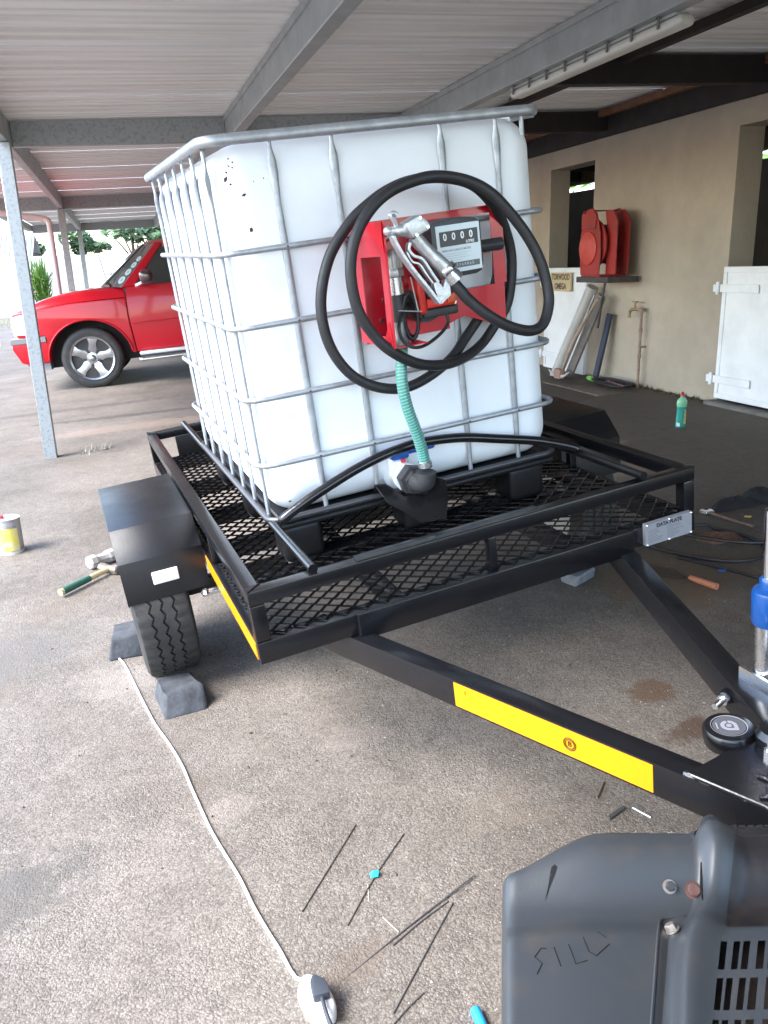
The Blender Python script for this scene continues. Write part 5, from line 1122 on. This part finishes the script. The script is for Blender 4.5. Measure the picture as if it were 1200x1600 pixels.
o = MB().add([(-0.011, -0.008, 0), (0.006, -0.012, 0.002), (0.013, 0.0, 0.008), (0.004, 0.011, 0.004), (-0.010, 0.007, 0.001), (0.0, 0.0, 0.013)], [(0, 1, 5), (1, 2, 5), (2, 3, 5), (3, 4, 5), (4, 0, 5), (4, 3, 2, 1, 0)]).build('plastic_scrap', mat('cyan_plastic', (0.02, 0.42, 0.72), 0.45)); o.location = (0.427, 1.590, gz(0.427) + 0.006); tag(o, 'small bright blue plastic scrap lying on a welding rod', 'scrap')
def stick(nm, lab, cat, a, b_, r, m, grp=None, z=0.0):
    m_ = ((a[0] + b_[0]) / 2, (a[1] + b_[1]) / 2); A_ = Vector((a[0] - m_[0], a[1] - m_[1], gz(a[0]) - gz(m_[0])))
    o = MB().tube([A_, -A_], r, 8).build(nm, m); o.location = (m_[0], m_[1], gz(m_[0]) + r + z); return tag(o, lab, cat, grp)
stick('metal_offcut', 'short dark metal offcut between the tape and the machine cover', 'offcut', (1.048, 1.552), (1.106, 1.574), 0.0055, mat('offcut_dark', (0.08, 0.075, 0.075), 0.5, 0.3), 'offcuts by the drawbar')
stick('metal_offcut', 'shiny silver wire offcut right of the dark offcut', 'offcut', (1.130, 1.566), (1.150, 1.515), 0.0028, ZINC, 'offcuts by the drawbar')
stick('metal_offcut', 'thin brown rod stub standing out below the yellow tape', 'offcut', (1.066, 1.636), (1.120, 1.690), 0.003, mat('offcut_brown', (0.12, 0.09, 0.07), 0.6), 'offcuts by the drawbar')
stick('straw', 'pale twig beside the lower welding rods', 'twig', (0.408, 1.46), (0.428, 1.405), 0.0014, mat('straw', (0.36, 0.33, 0.27)))
stick('straw', 'short pale twig below the blue scrap', 'twig', (0.405, 1.57), (0.392, 1.515), 0.0012, mat('straw', (0.36, 0.33, 0.27)))

# right-hand floor clutter
def lump(nm, lab, cat, x, y, rx, ry, h, m, seed, n=14, rings=6):
    rnd = random.Random(seed); b = MB(); ph = [rnd.uniform(0, 6.28) for _ in range(4)]
    for i in range(rings + 1):
        t = i / rings
        for k in range(n):
            a = k / n * 6.2832; q = (1 - t ** 1.6) * (1 + 0.22 * math.sin(2 * a + ph[0]) + 0.14 * math.sin(3 * a + ph[1]) + 0.10 * math.sin(5 * a + ph[2]))
            b.v.append((rx * q * math.cos(a), ry * q * math.sin(a), h * (math.sin(t * 1.57) * (1 + 0.25 * math.sin(3 * a + ph[3] + 2 * t)) + rnd.uniform(-0.08, 0.08)) - (0.004 if i == 0 else 0)))
    for i in range(rings):
        for k in range(n): b.f.append((i * n + k, i * n + (k + 1) % n, (i + 1) * n + (k + 1) % n, (i + 1) * n + k))
    o = b.build(nm, m, ang=60); o.location = (x, y, gz(x)); return tag(o, lab, cat)
lump('dark_cloth', 'crumpled black cloth on the floor right of the trailer', 'cloth', 3.02, 3.47, 0.14, 0.075, 0.045, mat('black_cloth', (0.014, 0.014, 0.016), 0.95), 3)
lump('dark_cloth', 'second black cloth, bunched higher, at the right edge of the photo', 'cloth', 3.20, 3.50, 0.11, 0.08, 0.06, mat('black_cloth', (0.014, 0.014, 0.016)), 6)
lump('brown_rag', 'brown crumpled rag lying inside the black cable coil', 'rag', 2.63, 3.10, 0.10, 0.075, 0.03, mat('brown_rag', (0.13, 0.06, 0.035), 0.95, var=0.5, vscale=40), 9)
cc = cr([(2.20, 3.42, 0), (2.30, 3.08, 0), (2.42, 2.87, 0), (2.55, 2.80, 0), (2.68, 2.85, 0), (2.74, 2.99, 0), (2.72, 3.13, 0), (2.66, 3.25, 0), (2.55, 3.27, 0), (2.50, 3.19, 0), (2.55, 3.08, 0), (2.66, 2.96, 0), (2.80, 2.90, 0), (2.95, 2.90, 0), (3.15, 2.80, 0)], 6)
o = MB().tube([(x, y, gz(x) + 0.009 + (0.012 if 40 < i < 80 else 0)) for i, (x, y, z) in enumerate(cc)], 0.008, 8).build('black_cable', RUB); tag(o, 'black cable looped in a coil on the floor beside the data plate', 'cable')
c2 = cr([(2.30, 2.98, 0), (2.40, 2.75, 0), (2.46, 2.60, 0), (2.62, 2.40, 0), (2.8, 2.25, 0)], 6)
o = MB().tube([(x, y, gz(x) + 0.008) for x, y, z in c2], 0.007, 8).build('black_cable', RUB); tag(o, 'straight black cable passing behind the blue jack towards the photo edge', 'cable')
wr = thing('pipe_wrench', 'rusty brown adjustable spanner lying on the floor above the cable coil', 'spanner', (2.82, 3.31, gz(2.82)))
rust = mat('rusty_iron', (0.13, 0.08, 0.06), 0.6, 0.3, var=0.4, vscale=30)
MB().tube([(0.0, 0.10, 0.012), (0.02, -0.06, 0.012), (0.04, -0.17, 0.012)], [0.010, 0.011, 0.014], 8).build('handle', rust, wr)
MB().prism([(-0.03, 0.10), (0.02, 0.095), (0.03, 0.13), (0.015, 0.15), (0.004, 0.128), (-0.012, 0.13), (-0.012, 0.155), (-0.035, 0.15)], 2, 0.003, 0.022).build('jaw', ZINC, wr, bev=0.003)
tw_ = thing('trowel', 'orange handled trowel with a dark blade on the floor under the drawbar', 'trowel', (2.19, 2.70, gz(2.19)))
MB().tube([(0.0, 0.045, 0.016), (0.01, 0.0, 0.016), (0.035, -0.085, 0.016)], [0.011, 0.014, 0.0145], 10).build('handle', mat('orange_wood', (0.42, 0.16, 0.09), 0.5, var=0.2, vscale=20), tw_)
MB().prism([(-0.018, 0.07), (0.0, 0.07), (0.02, 0.17), (-0.055, 0.255), (-0.085, 0.15)], 2, 0.003, 0.006).tube([(-0.004, 0.045, 0.016), (-0.01, 0.075, 0.006)], 0.004, 6).build('blade', mat('blade_dark', (0.05, 0.035, 0.03), 0.5, 0.5), tw_)
for nm, lab, x, y, m in (('yellow_bit', 'tiny yellow scrap beside the black cloth', 2.95, 3.29, mat('yellow_bit', (0.5, 0.33, 0.05), 0.5)), ('blue_chip', 'tiny blue plastic chip on the floor left of the jack', 2.373, 2.768, mat('blue_chip', (0.01, 0.08, 0.3), 0.5))):
    b = MB().box(-0.016, 0.014, -0.008, 0.009, 0, 0.007); b.v[6] = (0.02, 0.004, 0.01); o = b.build(nm, m, bev=0.002); o.location = (x, y, gz(x) + 0.0005); o.rotation_euler = (0, -0.04, -0.8); tag(o, lab, 'scrap')
# loose paint flakes and grit under the drawbar
fk = MB(); rnd = random.Random(12)
for k in range(260):
    if k < 90: x, y = rnd.gauss(0.95, 0.28), rnd.gauss(2.35, 0.25)
    else: x, y = rnd.uniform(-1.5, 2.4), rnd.uniform(1.2, 6.0)
    r = rnd.uniform(0.002, 0.0075); a = rnd.uniform(0, 6.28); z = gz(x) + 0.0015
    fk.add([(x + r * math.cos(a + t) * rnd.uniform(0.5, 1.2), y + r * math.sin(a + t) * rnd.uniform(0.5, 1.2), z + rnd.uniform(0, 0.002)) for t in (0, 1.5, 3.1, 4.6)] + [(x, y, z + r * 0.6)], [(0, 1, 4), (1, 2, 4), (2, 3, 4), (3, 0, 4)])
tag(fk.build('paint_flakes', mat('flake_dark', (0.04, 0.035, 0.03), 0.7, col2=(0.2, 0.18, 0.15), vscale=3)), 'dark paint flakes and grit scattered on the yard floor', 'grit', kind='stuff')

pb = MB(); rnd = random.Random(21)
for k in range(5200):
    u_ = rnd.random(); y = 1.0 + 3.6 * u_ ** 1.4; x = rnd.uniform(-0.42 * y - 0.15, 0.95 * y + 0.1)
    r = rnd.uniform(0.0012, 0.0034) * (1.5 if rnd.random() < 0.05 else 1); a = rnd.uniform(0, 6.28); z = gz(x); q = [rnd.uniform(0.7, 1.2) for _ in range(5)]
    pb.add([(x + r * q[i] * math.cos(a + i * 1.2566), y + r * q[i] * math.sin(a + i * 1.2566), z - 0.0008) for i in range(5)] + [(x + r * 0.2, y, z + r * rnd.uniform(0.45, 0.8))], [(i, (i + 1) % 5, 5) for i in range(5)])
tag(pb.build('loose_grit', mat('pebble', (0.20, 0.18, 0.16), 0.85, col2=(0.34, 0.31, 0.28), vscale=40, v2=(0.42, 0.6)), ang=20), 'loose stone grit on the yard surface in the foreground', 'grit', kind='stuff')

# green washing-up bottle
bt = thing('detergent_bottle', 'green detergent bottle with a red cap standing on the floor before the stable wall', 'bottle', (3.955, 5.205, gz(3.955)))
def build_bottle():
    def ov(prof, nm, m, par=bt, sx=1.0, sy=0.62, n=24):
        b = MB().lathe(prof, (0, 0, 0), (0, 0, 1), n).fix(lambda x, y, z: (x * sx, y * sy, z)); o = b.build(nm, m, par, ang=60); o.rotation_euler = (0, 0, -0.28); return o
    ov([(0.034, 0.0), (0.040, 0.006), (0.039, 0.06), (0.034, 0.12), (0.036, 0.158)], 'liquid', mat('liquid_green', (0.03, 0.30, 0.25), 0.25, coat=0.5))
    ov([(0.036, 0.1585), (0.040, 0.185), (0.038, 0.205), (0.026, 0.222), (0.014, 0.232), (0.014, 0.238)], 'bottle_shoulder', mat('bottle_green', (0.20, 0.52, 0.30), 0.25, coat=0.5))
    ov([(0.0165, 0.238), (0.0165, 0.258), (0.010, 0.262)], 'cap', mat('red_cap', (0.55, 0.03, 0.05)), sy=1.0)
    ov([(0.006, 0.262), (0.007, 0.268), (0.005, 0.272)], 'cap_tip', CHAR, sy=1.0)
    o = MB().prism([(0.012, 0.03), (0.030, 0.03), (0.030, 0.11), (0.026, 0.14), (0.012, 0.14)], 1, -0.0275, -0.0265).fix(lambda x, y, z: (x, -0.0262 * math.sqrt(max(0.05, 1 - (x / 0.041) ** 2)) - (0.0006 if y < -0.027 else 0), z)).build('label', mat('label_yellow', (0.70, 0.55, 0.12), 0.5, col2=(0.15, 0.30, 0.30), vscale=60), bt); o.rotation_euler = (0, 0, -0.28)
    o = MB().prism([(-0.036, 0.012), (-0.014, 0.012), (-0.014, 0.035), (-0.036, 0.045)], 1, -0.0275, -0.0265).fix(lambda x, y, z: (x, -0.0262 * math.sqrt(max(0.05, 1 - (x / 0.041) ** 2)) - (0.0006 if y < -0.027 else 0), z)).build('label_corner', mat('label_white', (0.6, 0.66, 0.7), 0.5), bt); o.rotation_euler = (0, 0, -0.28)
build_bottle()

# ---- along the stable wall
ns = thing('name_sign', 'cream name board with dark lettering fixed on the left white half door', 'sign', (XW - 0.06, 8.44, 1.14))
MB().box(-0.012, 0.008, -0.225, 0.225, -0.100, 0.100).build('board', mat('cream_board', (0.52, 0.42, 0.24), 0.55, var=0.1, vscale=12), ns, bev=0.004)
F = frame((-0.0125, 0, 0.050), (0, -1, 0), (0, 0, 1)); ik = mat('sign_ink', (0.07, 0.045, 0.03), 0.6)
text('sign_lettering', 'TORWOOD', 0.088, F, ik, ns, bold=0.003, xs=0.82); text('sign_lettering', 'OMEGA', 0.088, frame((-0.0125, 0.0, -0.048), (0, -1, 0), (0, 0, 1)), ik, ns, bold=0.003, xs=0.82)

rl = thing('hose_reel', 'faded red retractable hose reel on a steel shelf bracket beside the left stable opening', 'hose reel', (4.56, 7.36, 1.21))
def build_reel():
    # axle along Y-ish: the drum face looks towards the camera side
    T = Matrix.Rotation(R(-90), 4, 'Z')
    def P(b, nm, m, par=rl, **k): o = b.build(nm, m, par, **k); o.data.transform(T); return o
    side = [(-0.17, 0.015), (0.17, 0.015), (0.185, 0.20), (0.17, 0.40), (0.10, 0.58), (0.02, 0.63), (-0.08, 0.62), (-0.15, 0.565), (-0.155, 0.44), (-0.185, 0.40), (-0.19, 0.20)]
    P(MB().prism([(x, z) for x, z in side], 1, -0.150, -0.140), 'side_plate', REDRUST, bev=0.003); P(MB().prism([(x, z) for x, z in side], 1, 0.140, 0.150), 'side_plate', REDRUST, bev=0.003)
    P(MB().prism([(-0.155, 0.445), (-0.158, 0.57), (-0.12, 0.615), (-0.10, 0.585), (0.06, 0.60), (0.11, 0.565), (0.09, 0.44)], 1, -0.162, -0.1505), 'top_guard', REDRUST, bev=0.003)
    P(MB().lathe([(0.155, -0.004), (0.155, 0.012), (0.14, 0.020), (0.02, 0.024)], (-0.03, -0.151, 0.265), (0, -1, 0), 32), 'spring_cover', mat('red_cover', (0.50, 0.05, 0.035), 0.5, var=0.2, vscale=8), recalc=True)
    dr = P(MB().lathe([(0.23, -0.12), (0.23, -0.105), (0.12, -0.10), (0.12, 0.10), (0.23, 0.105), (0.23, 0.12)], (0, 0, 0.30), (0, 1, 0), 36), 'drum', REDRUST, recalc=True)
    b = MB(); k_ = []
    for i in range(5): b.tube([(0.165 * math.cos(t * 0.2618), -0.075 + i * 0.036, 0.30 + 0.165 * math.sin(t * 0.2618)) for t in range(24)], 0.018, 8, closed=True)
    tag(P(b, 'wound_hose', RUB, dr), kind='stuff')
    P(MB().cyl((0, -0.17, 0.30), (0, 0.17, 0.30), 0.02, 10), 'axle', CHAR)
    P(MB().box(-0.17, 0.17, -0.139, 0.139, 0.0, 0.014), 'base_plate', REDRUST)
    P(MB().box(-0.03, 0.03, -0.139, 0.139, 0.60, 0.612), 'cross_bar', mat('olive_band', (0.10, 0.08, 0.04), 0.6))
    P(MB().prism([(0.16, 0.02), (0.33, 0.02), (0.33, 0.50), (0.24, 0.60), (0.12, 0.60), (0.17, 0.40)], 1, 0.06, 0.07), 'back_plate', REDRUST)
    P(MB().prism([(0.16, 0.02), (0.33, 0.02), (0.33, 0.50), (0.24, 0.60), (0.12, 0.60), (0.17, 0.40)], 1, -0.07, -0.06), 'back_plate', REDRUST)
    P(MB().box(-0.21, 0.36, -0.17, 0.17, -0.055, -0.001), 'shelf_bracket', mat('bracket_dark', (0.055, 0.045, 0.05), 0.6, var=0.4, vscale=20), bev=0.004)
    P(MB().box(-0.20, -0.08, 0.171, 0.32, -0.045, -0.006), 'bracket_arm', mat('bracket_dark', (0.055, 0.045, 0.05)))
    P(MB().lathe([(0.016, 0), (0.02, 0.004), (0.02, 0.016), (0.008, 0.02)], (-0.202, 0.22, -0.026), (-1, 0, 0), 12), 'bolt', ZINC, recalc=True)
build_reel()

tp_ = thing('standpipe_tap', 'brass tap on a rusty brown standpipe against the stable wall', 'tap', (XW - 0.07, 6.88, gz(4.7)))
def build_tap():
    pm = mat('pipe_brown', (0.27, 0.19, 0.14), 0.65, var=0.35, vscale=14); br = mat('dull_brass', (0.30, 0.21, 0.12), 0.5, 0.5, var=0.3, vscale=30)
    z = 0.86 - gz(4.7) + 0.02
    MB().cyl((0, 0, -0.03), (0, 0, z), 0.0135, 12).build('pipe', pm, tp_)
    for h in (0.28, 0.52): MB().lathe([(0.017, 0), (0.019, 0.006), (0.019, 0.034), (0.017, 0.04)], (0, 0, h), (0, 0, 1), 10).build('coupling', pm, tp_)
    MB().tube(cr([(0, 0, z - 0.01), (0, 0.0, z + 0.012), (0, 0.02, z + 0.022), (0, 0.06, z + 0.024)], 4), 0.017, 10).build('elbow', pm, tp_)
    MB().tube(cr([(0, 0.06, z + 0.024), (-0.01, 0.12, z + 0.022), (-0.02, 0.155, z + 0.01), (-0.022, 0.165, z - 0.03), (-0.022, 0.165, z - 0.06)], 5), [0.015] * 6 + [0.016] * 5 + [0.014] * 5 + [0.015] * 5, 10).build('spout', br, tp_)
    b = MB().cyl((-0.006, 0.105, z + 0.03), (-0.006, 0.105, z + 0.085), 0.011, 10).bar((-0.006, 0.065, z + 0.09), (-0.006, 0.150, z + 0.094), 0.014, 0.012); b.build('handle', br, tp_)
    MB().box(0.012, 0.066, -0.012, 0.012, 0.38, 0.395).build('pipe_clip', pm, tp_)
build_tap()

def lean(nm, lab, cat, a, b_, r, m, n=12, flat=None, taper_=None):
    A_, B_ = Vector(a), Vector(b_); o = MB()
    if flat: o.bar(Vector((0, 0, 0)), B_ - A_, flat[0], flat[1], up=(1, 0, 0.2))
    else: o.tube([Vector((0, 0, 0)), (B_ - A_) * 0.5, B_ - A_], [r, r * (taper_ or 1) ** 0.5, r * (taper_ or 1)], n)
    o = o.build(nm, m, None, bev=0.003 if flat else 0); o.location = A_; return tag(o, lab, cat)
gl = gz(4.5)
lean('pvc_pipe', 'thick pale grey pipe leaning on the wall, leftmost of the leaning poles', 'pipe', (4.50, 8.14, gl - 0.01), (4.64, 7.66, 1.10), 0.062, mat('pvc_grey', (0.40, 0.385, 0.37), 0.5, var=0.15, vscale=4), 20)
lean('timber_plank', 'grey weathered plank leaning on the wall between the pipe and the pale stick', 'plank', (4.52, 7.90, gl - 0.005), (4.63, 7.47, 1.02), 0, mat('grey_plank', (0.20, 0.18, 0.165), 0.85, var=0.35, vscale=6, bump=0.3), flat=(0.11, 0.03))
lean('metal_tube', 'thin silver tube resting along the weathered plank', 'tube', (4.45, 7.93, gl), (4.57, 7.505, 1.03), 0.010, STEEL)
lean('steel_bar', 'dark blue steel bar leaning upright on the wall, rightmost of the leaning poles', 'bar', (4.62, 7.52, gl + 0.0), (4.70, 7.415, 0.84), 0, mat('blue_steel', (0.035, 0.045, 0.075), 0.5, 0.3), flat=(0.075, 0.03))
lean('wire_rod', 'thin black rod hanging behind the hose reel shelf', 'rod', (4.60, 7.475, 0.70), (4.62, 7.405, 1.15), 0.012, CHAR)
pk = thing('pickaxe', 'pickaxe with a pale wooden handle, its head resting on the floor by the leaning poles', 'pickaxe', (4.42, 7.86, gl))
MB().tube(cr([(-0.02, -0.05, 0.10), (0.02, -0.16, 0.36), (0.07, -0.30, 0.60), (0.15, -0.43, 0.84)], 4), [0.018] * 4 + [0.022] * 4 + [0.017] * 5, 10).build('handle', mat('pale_stick', (0.34, 0.25, 0.19), 0.8, var=0.35, vscale=16, bump=0.3), pk)
pts = cr([(-0.03, 0.22, 0.075), (-0.04, 0.10, 0.035), (-0.04, -0.0, 0.028), (-0.04, -0.12, 0.045), (-0.03, -0.22, 0.095)], 6)
MB().tube(pts, [0.006 + 0.012 * math.sin(i / (len(pts) - 1) * math.pi) for i in range(len(pts))], 8).build('head', mat('pick_pale', (0.55, 0.52, 0.50), 0.5, 0.3), pk)
MB().rbox((-0.07, -0.075, 0.005), (0.0, 0.045, 0.11), 0.015, 3).build('head_socket', mat('rusty_pink', (0.30, 0.18, 0.15), 0.8), pk)
hz = thing('garden_hose', 'black garden hose bundle with a bright green end fitting at the foot of the wall', 'hose', (4.55, 7.2, gl))
b = cr([(0.02, 0.27, 0.03), (0.0, 0.15, 0.028), (0.0, -0.05, 0.03), (0.04, -0.28, 0.03), (0.06, -0.38, 0.05), (0.0, -0.38, 0.05), (-0.05, -0.25, 0.028), (-0.06, -0.02, 0.03), (-0.03, 0.16, 0.05), (0.05, 0.1, 0.055), (0.08, -0.1, 0.055), (0.10, -0.34, 0.03)], 6)
MB().tube(b, 0.016, 8).build('hose_body', RUB, hz)
MB().cyl((0.02, 0.268, 0.03), (0.03, 0.36, 0.032), 0.026, 12).cyl((0.03, 0.36, 0.032), (0.032, 0.39, 0.032), 0.020, 10).build('end_fitting', mat('lime_plastic', (0.18, 0.42, 0.10), 0.4), hz)
stick('silver_rod', 'short shiny rod lying on the black garden hose', 'rod', (4.50, 7.10), (4.44, 6.72), 0.008, ZINC, z=0.055)
sb = MB().box(-0.26, 0.20, -0.55, 0.45, 0, 0.045); rnd = random.Random(4); sb.v = [(x + rnd.uniform(-.03, .03), y + rnd.uniform(-.05, .05), z) for x, y, z in sb.v]
o = sb.build('concrete_slab', mat('slab_brown', (0.12, 0.095, 0.075), 0.9, var=0.35, vscale=9, bump=0.4), None, bev=0.008); o.location = (4.42, 7.30, gl - 0.008 - 0.035); tag(o, 'brown cracked concrete slab at the foot of the wall under the tap', 'slab')

# ================================================================== MACHINE COVER, bottom right
mcv = thing('machine_cover', 'scratched grey plastic engine cover with vent slots at the lower right of the photo', 'machine cover', (0.6, 0.8, gz(0.6)))
def build_cover():
    T = Matrix.Translation((-0.6, -0.8, -gz(0.6)))
    def P(b, nm, m, par=mcv, **k): o = b.build(nm, m, par, **k); o.data.transform(T); return o
    A = Vector((0.953, -0.30, 0)); Bv = Vector((0.30, 0.953, 0)); O = Vector((0.459, 0.95, 0))
    def ss(a, b, x): t = max(0, min(1, (x - a) / (b - a))); return t * t * (3 - 2 * t)
    def seam(t):                                    # ridge line between the two panels
        return 0.300 + 0.030 * math.exp(-((t - 0.03) / 0.09) ** 2) + 0.012 * ss(0.15, 0.4, t)
    def height(s, t):
        e = seam(t); z = 0.480
        z += 0.040 * ss(-0.075, -0.045, t) * (1 - ss(-0.022, 0.072, t)) * (0.35 + 0.65 * ss(0.0, 0.16, s))        # upper ridge, then the step down
        z -= 0.010 * ss(0.0, 0.06, t) * (1 - ss(0.085, 0.13, t))
        z += 0.008 * math.exp(-((s - 0.12) / 0.12) ** 2)
        r = ss(e - 0.032, e - 0.004, s); f = ss(e, e + 0.05, s)
        z += 0.026 * r - 0.030 * f * (1 - 0.55 * ss(0.05, 0.16, t)) 
        z += 0.014 * math.exp(-((s - e + 0.047) / 0.010) ** 2) * 0 - 0.006 * math.exp(-((s - 0.262) / 0.006) ** 2) * ss(0.07, 0.10, t)
        return z
    def tb(s):                                      # back edge of the plastic in t
        if s < 0.29: return -0.012 - 0.048 * ss(0, 0.14, s) - 0.030 * ss(0.08, 0.28, s)
        return -0.090 - 0.050 * ss(0.275, 0.315, s)
    def pos(s, t, dz=0.0):
        k = max(-0.05, min(1.3, s / 0.3)); d = Vector((-0.03 - 0.37 * k, -0.93, 0)); d.normalize() if False else None
        p = O + A * s + (A * (-0.13 - 0.27 * k) + Bv * -0.93) * t
        return Vector((p.x, p.y, height(s, t) + dz))
    ns_, nt_ = 120, 110; S0, S1, T1 = 0.0, 0.62, 0.62
    slots = []
    for c in range(9):
        for r in range(5): slots.append((0.352 + c * 0.0185 - (0.000 if r == 0 else 0.003), 0.150 + r * 0.067, 0.0105, 0.050))
    b = MB(); idx = {}
    for i in range(ns_ + 1):
        s = S0 + (S1 - S0) * i / ns_
        for j in range(nt_ + 1):
            t = tb(s) + (T1 - tb(s)) * (j / nt_) ** 1.15; q = pos(s, t)
            ed = min(s - S0, 0.022); dz = 0
            if ed < 0.022: u = 1 - ed / 0.022; dz -= 0.022 * (1 - math.sqrt(max(0, 1 - u * u)))
            eb = t - tb(s)
            if eb < 0.028: u = 1 - eb / 0.028; dz -= 0.028 * (1 - math.sqrt(max(0, 1 - u * u)))
            q.z += dz; idx[(i, j)] = len(b.v); b.v.append(tuple(q))
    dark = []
    # drop the cells inside the vent slots
    for i in range(ns_):
        for j in range(nt_):
            s = S0 + (S1 - S0) * (i + 0.5) / ns_; t = tb(s) + (T1 - tb(s)) * ((j + 0.5) / nt_) ** 1.15
            if any(abs(s - a) < w_ / 2 and t0 < t < t0 + l_ for a, t0, w_, l_ in slots): continue
            q = (idx[(i, j)], idx[(i, j + 1)], idx[(i + 1, j + 1)], idx[(i + 1, j)])
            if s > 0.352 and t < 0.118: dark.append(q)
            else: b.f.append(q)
    nv0 = len(b.v)
    # skirts down to the ground
    def skirt(seq):
        o = len(b.v)
        for k in seq:
            x, y, z = b.v[k]; b.v.append((x, y, z - 0.10)); b.v.append((x * 0.98 + 0.012, y * 0.98 + 0.016, gz(x) + 0.002))
        for q in range(len(seq) - 1):
            b.f.append((seq[q], seq[q + 1], o + 2 * q + 2, o + 2 * q)); b.f.append((o + 2 * q, o + 2 * q + 2, o + 2 * q + 3, o + 2 * q + 1))
    skirt([idx[(0, j)] for j in range(nt_, -1, -1)] + [idx[(i, 0)] for i in range(1, ns_ + 1)] + [idx[(ns_, j)] for j in range(1, nt_ + 1)])
    pm = mat('grey_cover_plastic', (0.034, 0.038, 0.043), 0.43, col2=(0.060, 0.050, 0.042), vscale=9, v2=(0.52, 0.80), bump=0.06, bscale=500, detail=8)
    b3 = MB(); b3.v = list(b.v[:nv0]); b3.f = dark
    body = P(b, 'cover_shell', pm, ang=60, recalc=True)
    P(b3, 'dark_panel', mat('dark_cover_plastic', (0.012, 0.011, 0.012), 0.45, col2=(0.035, 0.026, 0.022), vscale=14, v2=(0.5, 0.75), detail=8), body, ang=60)  # upper right part of the shell in a darker colour
    inner = MB()
    P(MB().box(0.62, 1.2, 0.30, 0.80, 0.25, 0.42), 'engine_block', mat('engine_dark', (0.035, 0.025, 0.02), 0.7, var=0.5, vscale=30))
    b = MB()
    for k in range(22):
        s = 0.345 + k * 0.013; q = pos(s, tb(s) + 0.008); b.bar(q + Vector((0, 0, -0.010)), q + Vector((-0.004, -0.012, 0.001)), 0.005, 0.006)
    tag(P(b, 'edge_rib', mat('rib_dark', (0.015, 0.015, 0.017), 0.5), body), kind='stuff')
    # bolts, rivets, bracket
    def on(s, t): 
        p = pos(s, t); n_ = (pos(s + 0.004, t) - p).cross(pos(s, t - 0.004) - p).normalized(); return p, (n_ if n_.z > 0 else -n_)
    for s, t, r, m, nm in ((0.268, 0.112, 0.0085, mat('worn_steel', (0.42, 0.38, 0.33), 0.4, 0.8), 'bolt'), (0.258, 0.036, 0.0075, CHAR, 'bolt'), (0.295, 0.040, 0.0095, mat('rust_red', (0.085, 0.04, 0.032), 0.85, var=0.4, vscale=60), 'rivet'), (0.255, -0.062, 0.007, mat('worn_steel', (0.42, 0.38, 0.33)), 'bolt')):
        p, n_ = on(s, t); o = P(MB().lathe([(r * 1.35, 0), (r * 1.35, 0.002)], p, n_, 18), 'washer', m if nm != 'bolt' else mat('worn_steel', (0.42, 0.38, 0.33)), body)
        P(MB().lathe([(r, 0.002), (r, 0.008), (r * 0.8, 0.010)], p, n_, 6 if nm == 'bolt' else 14), nm, m, body)
    # recessed bracket pocket beside the seam
    b = MB(); pk_ = [(0.245, 0.092), (0.284, 0.086)]
    pts = [on(0.246, 0.30)[0], on(0.246, 0.20)[0], on(0.246, 0.12)[0], on(0.249, 0.088)[0], on(0.262, 0.081)[0], on(0.285, 0.078)[0]]
    P(MB().tube([q + Vector((0, 0, 0.0005)) for q in cr(pts, 5)], 0.0022, 6), 'pocket_ridge', pm, body)
    # hand scratched letters and small scars
    sm = mat('scratch_dark', (0.011, 0.011, 0.012), 0.9, spec=0.15); b = MB()
    ST = [[(0.052, 0.165), (0.062, 0.150), (0.070, 0.152)], [(0.052, 0.165), (0.064, 0.178), (0.056, 0.196)], [(0.082, 0.150), (0.094, 0.185)], [(0.105, 0.146), (0.118, 0.182), (0.136, 0.176)], [(0.128, 0.134), (0.138, 0.160), (0.150, 0.168), (0.170, 0.146)], [(0.150, 0.122), (0.165, 0.135)]]
    for L_ in ST: b.tube([on(s, t)[0] + Vector((0, 0, 0.0002)) for s, t in L_], 0.0008, 5)
    tag(P(b, 'scratch_lettering', sm, body), kind='stuff')
    b = MB(); lf = [on(s_, t_)[0] + Vector((0, 0, 0.0006)) for s_, t_ in ((0.080, 0.004), (0.084, 0.009), (0.081, 0.018), (0.073, 0.034), (0.066, 0.052), (0.071, 0.030), (0.073, 0.016), (0.075, 0.007))]
    b.add(lf, [tuple(range(8))])
    P(b, 'melted_scar', sm, body)
    b = MB().tube([on(0.303 + 0.002 * k, 0.012 + 0.014 * k)[0] + Vector((0, 0, 0.0015)) for k in range(5)], [0.0008, 0.0018, 0.0022, 0.0018, 0.0008], 6); P(b, 'seam_crack', sm, body)
build_cover()
o = MB().tube(cr([(0.505, 1.16, 0.010), (0.50, 1.10, 0.010), (0.47, 1.02, 0.012), (0.40, 0.94, 0.010)], 6), 0.011, 10).build('blue_hose', mat('blue_hose', (0.02, 0.27, 0.62), 0.35)); o.location = (0, 0, gz(0.45)); tag(o, 'bright blue hose on the ground beside the machine cover', 'hose')
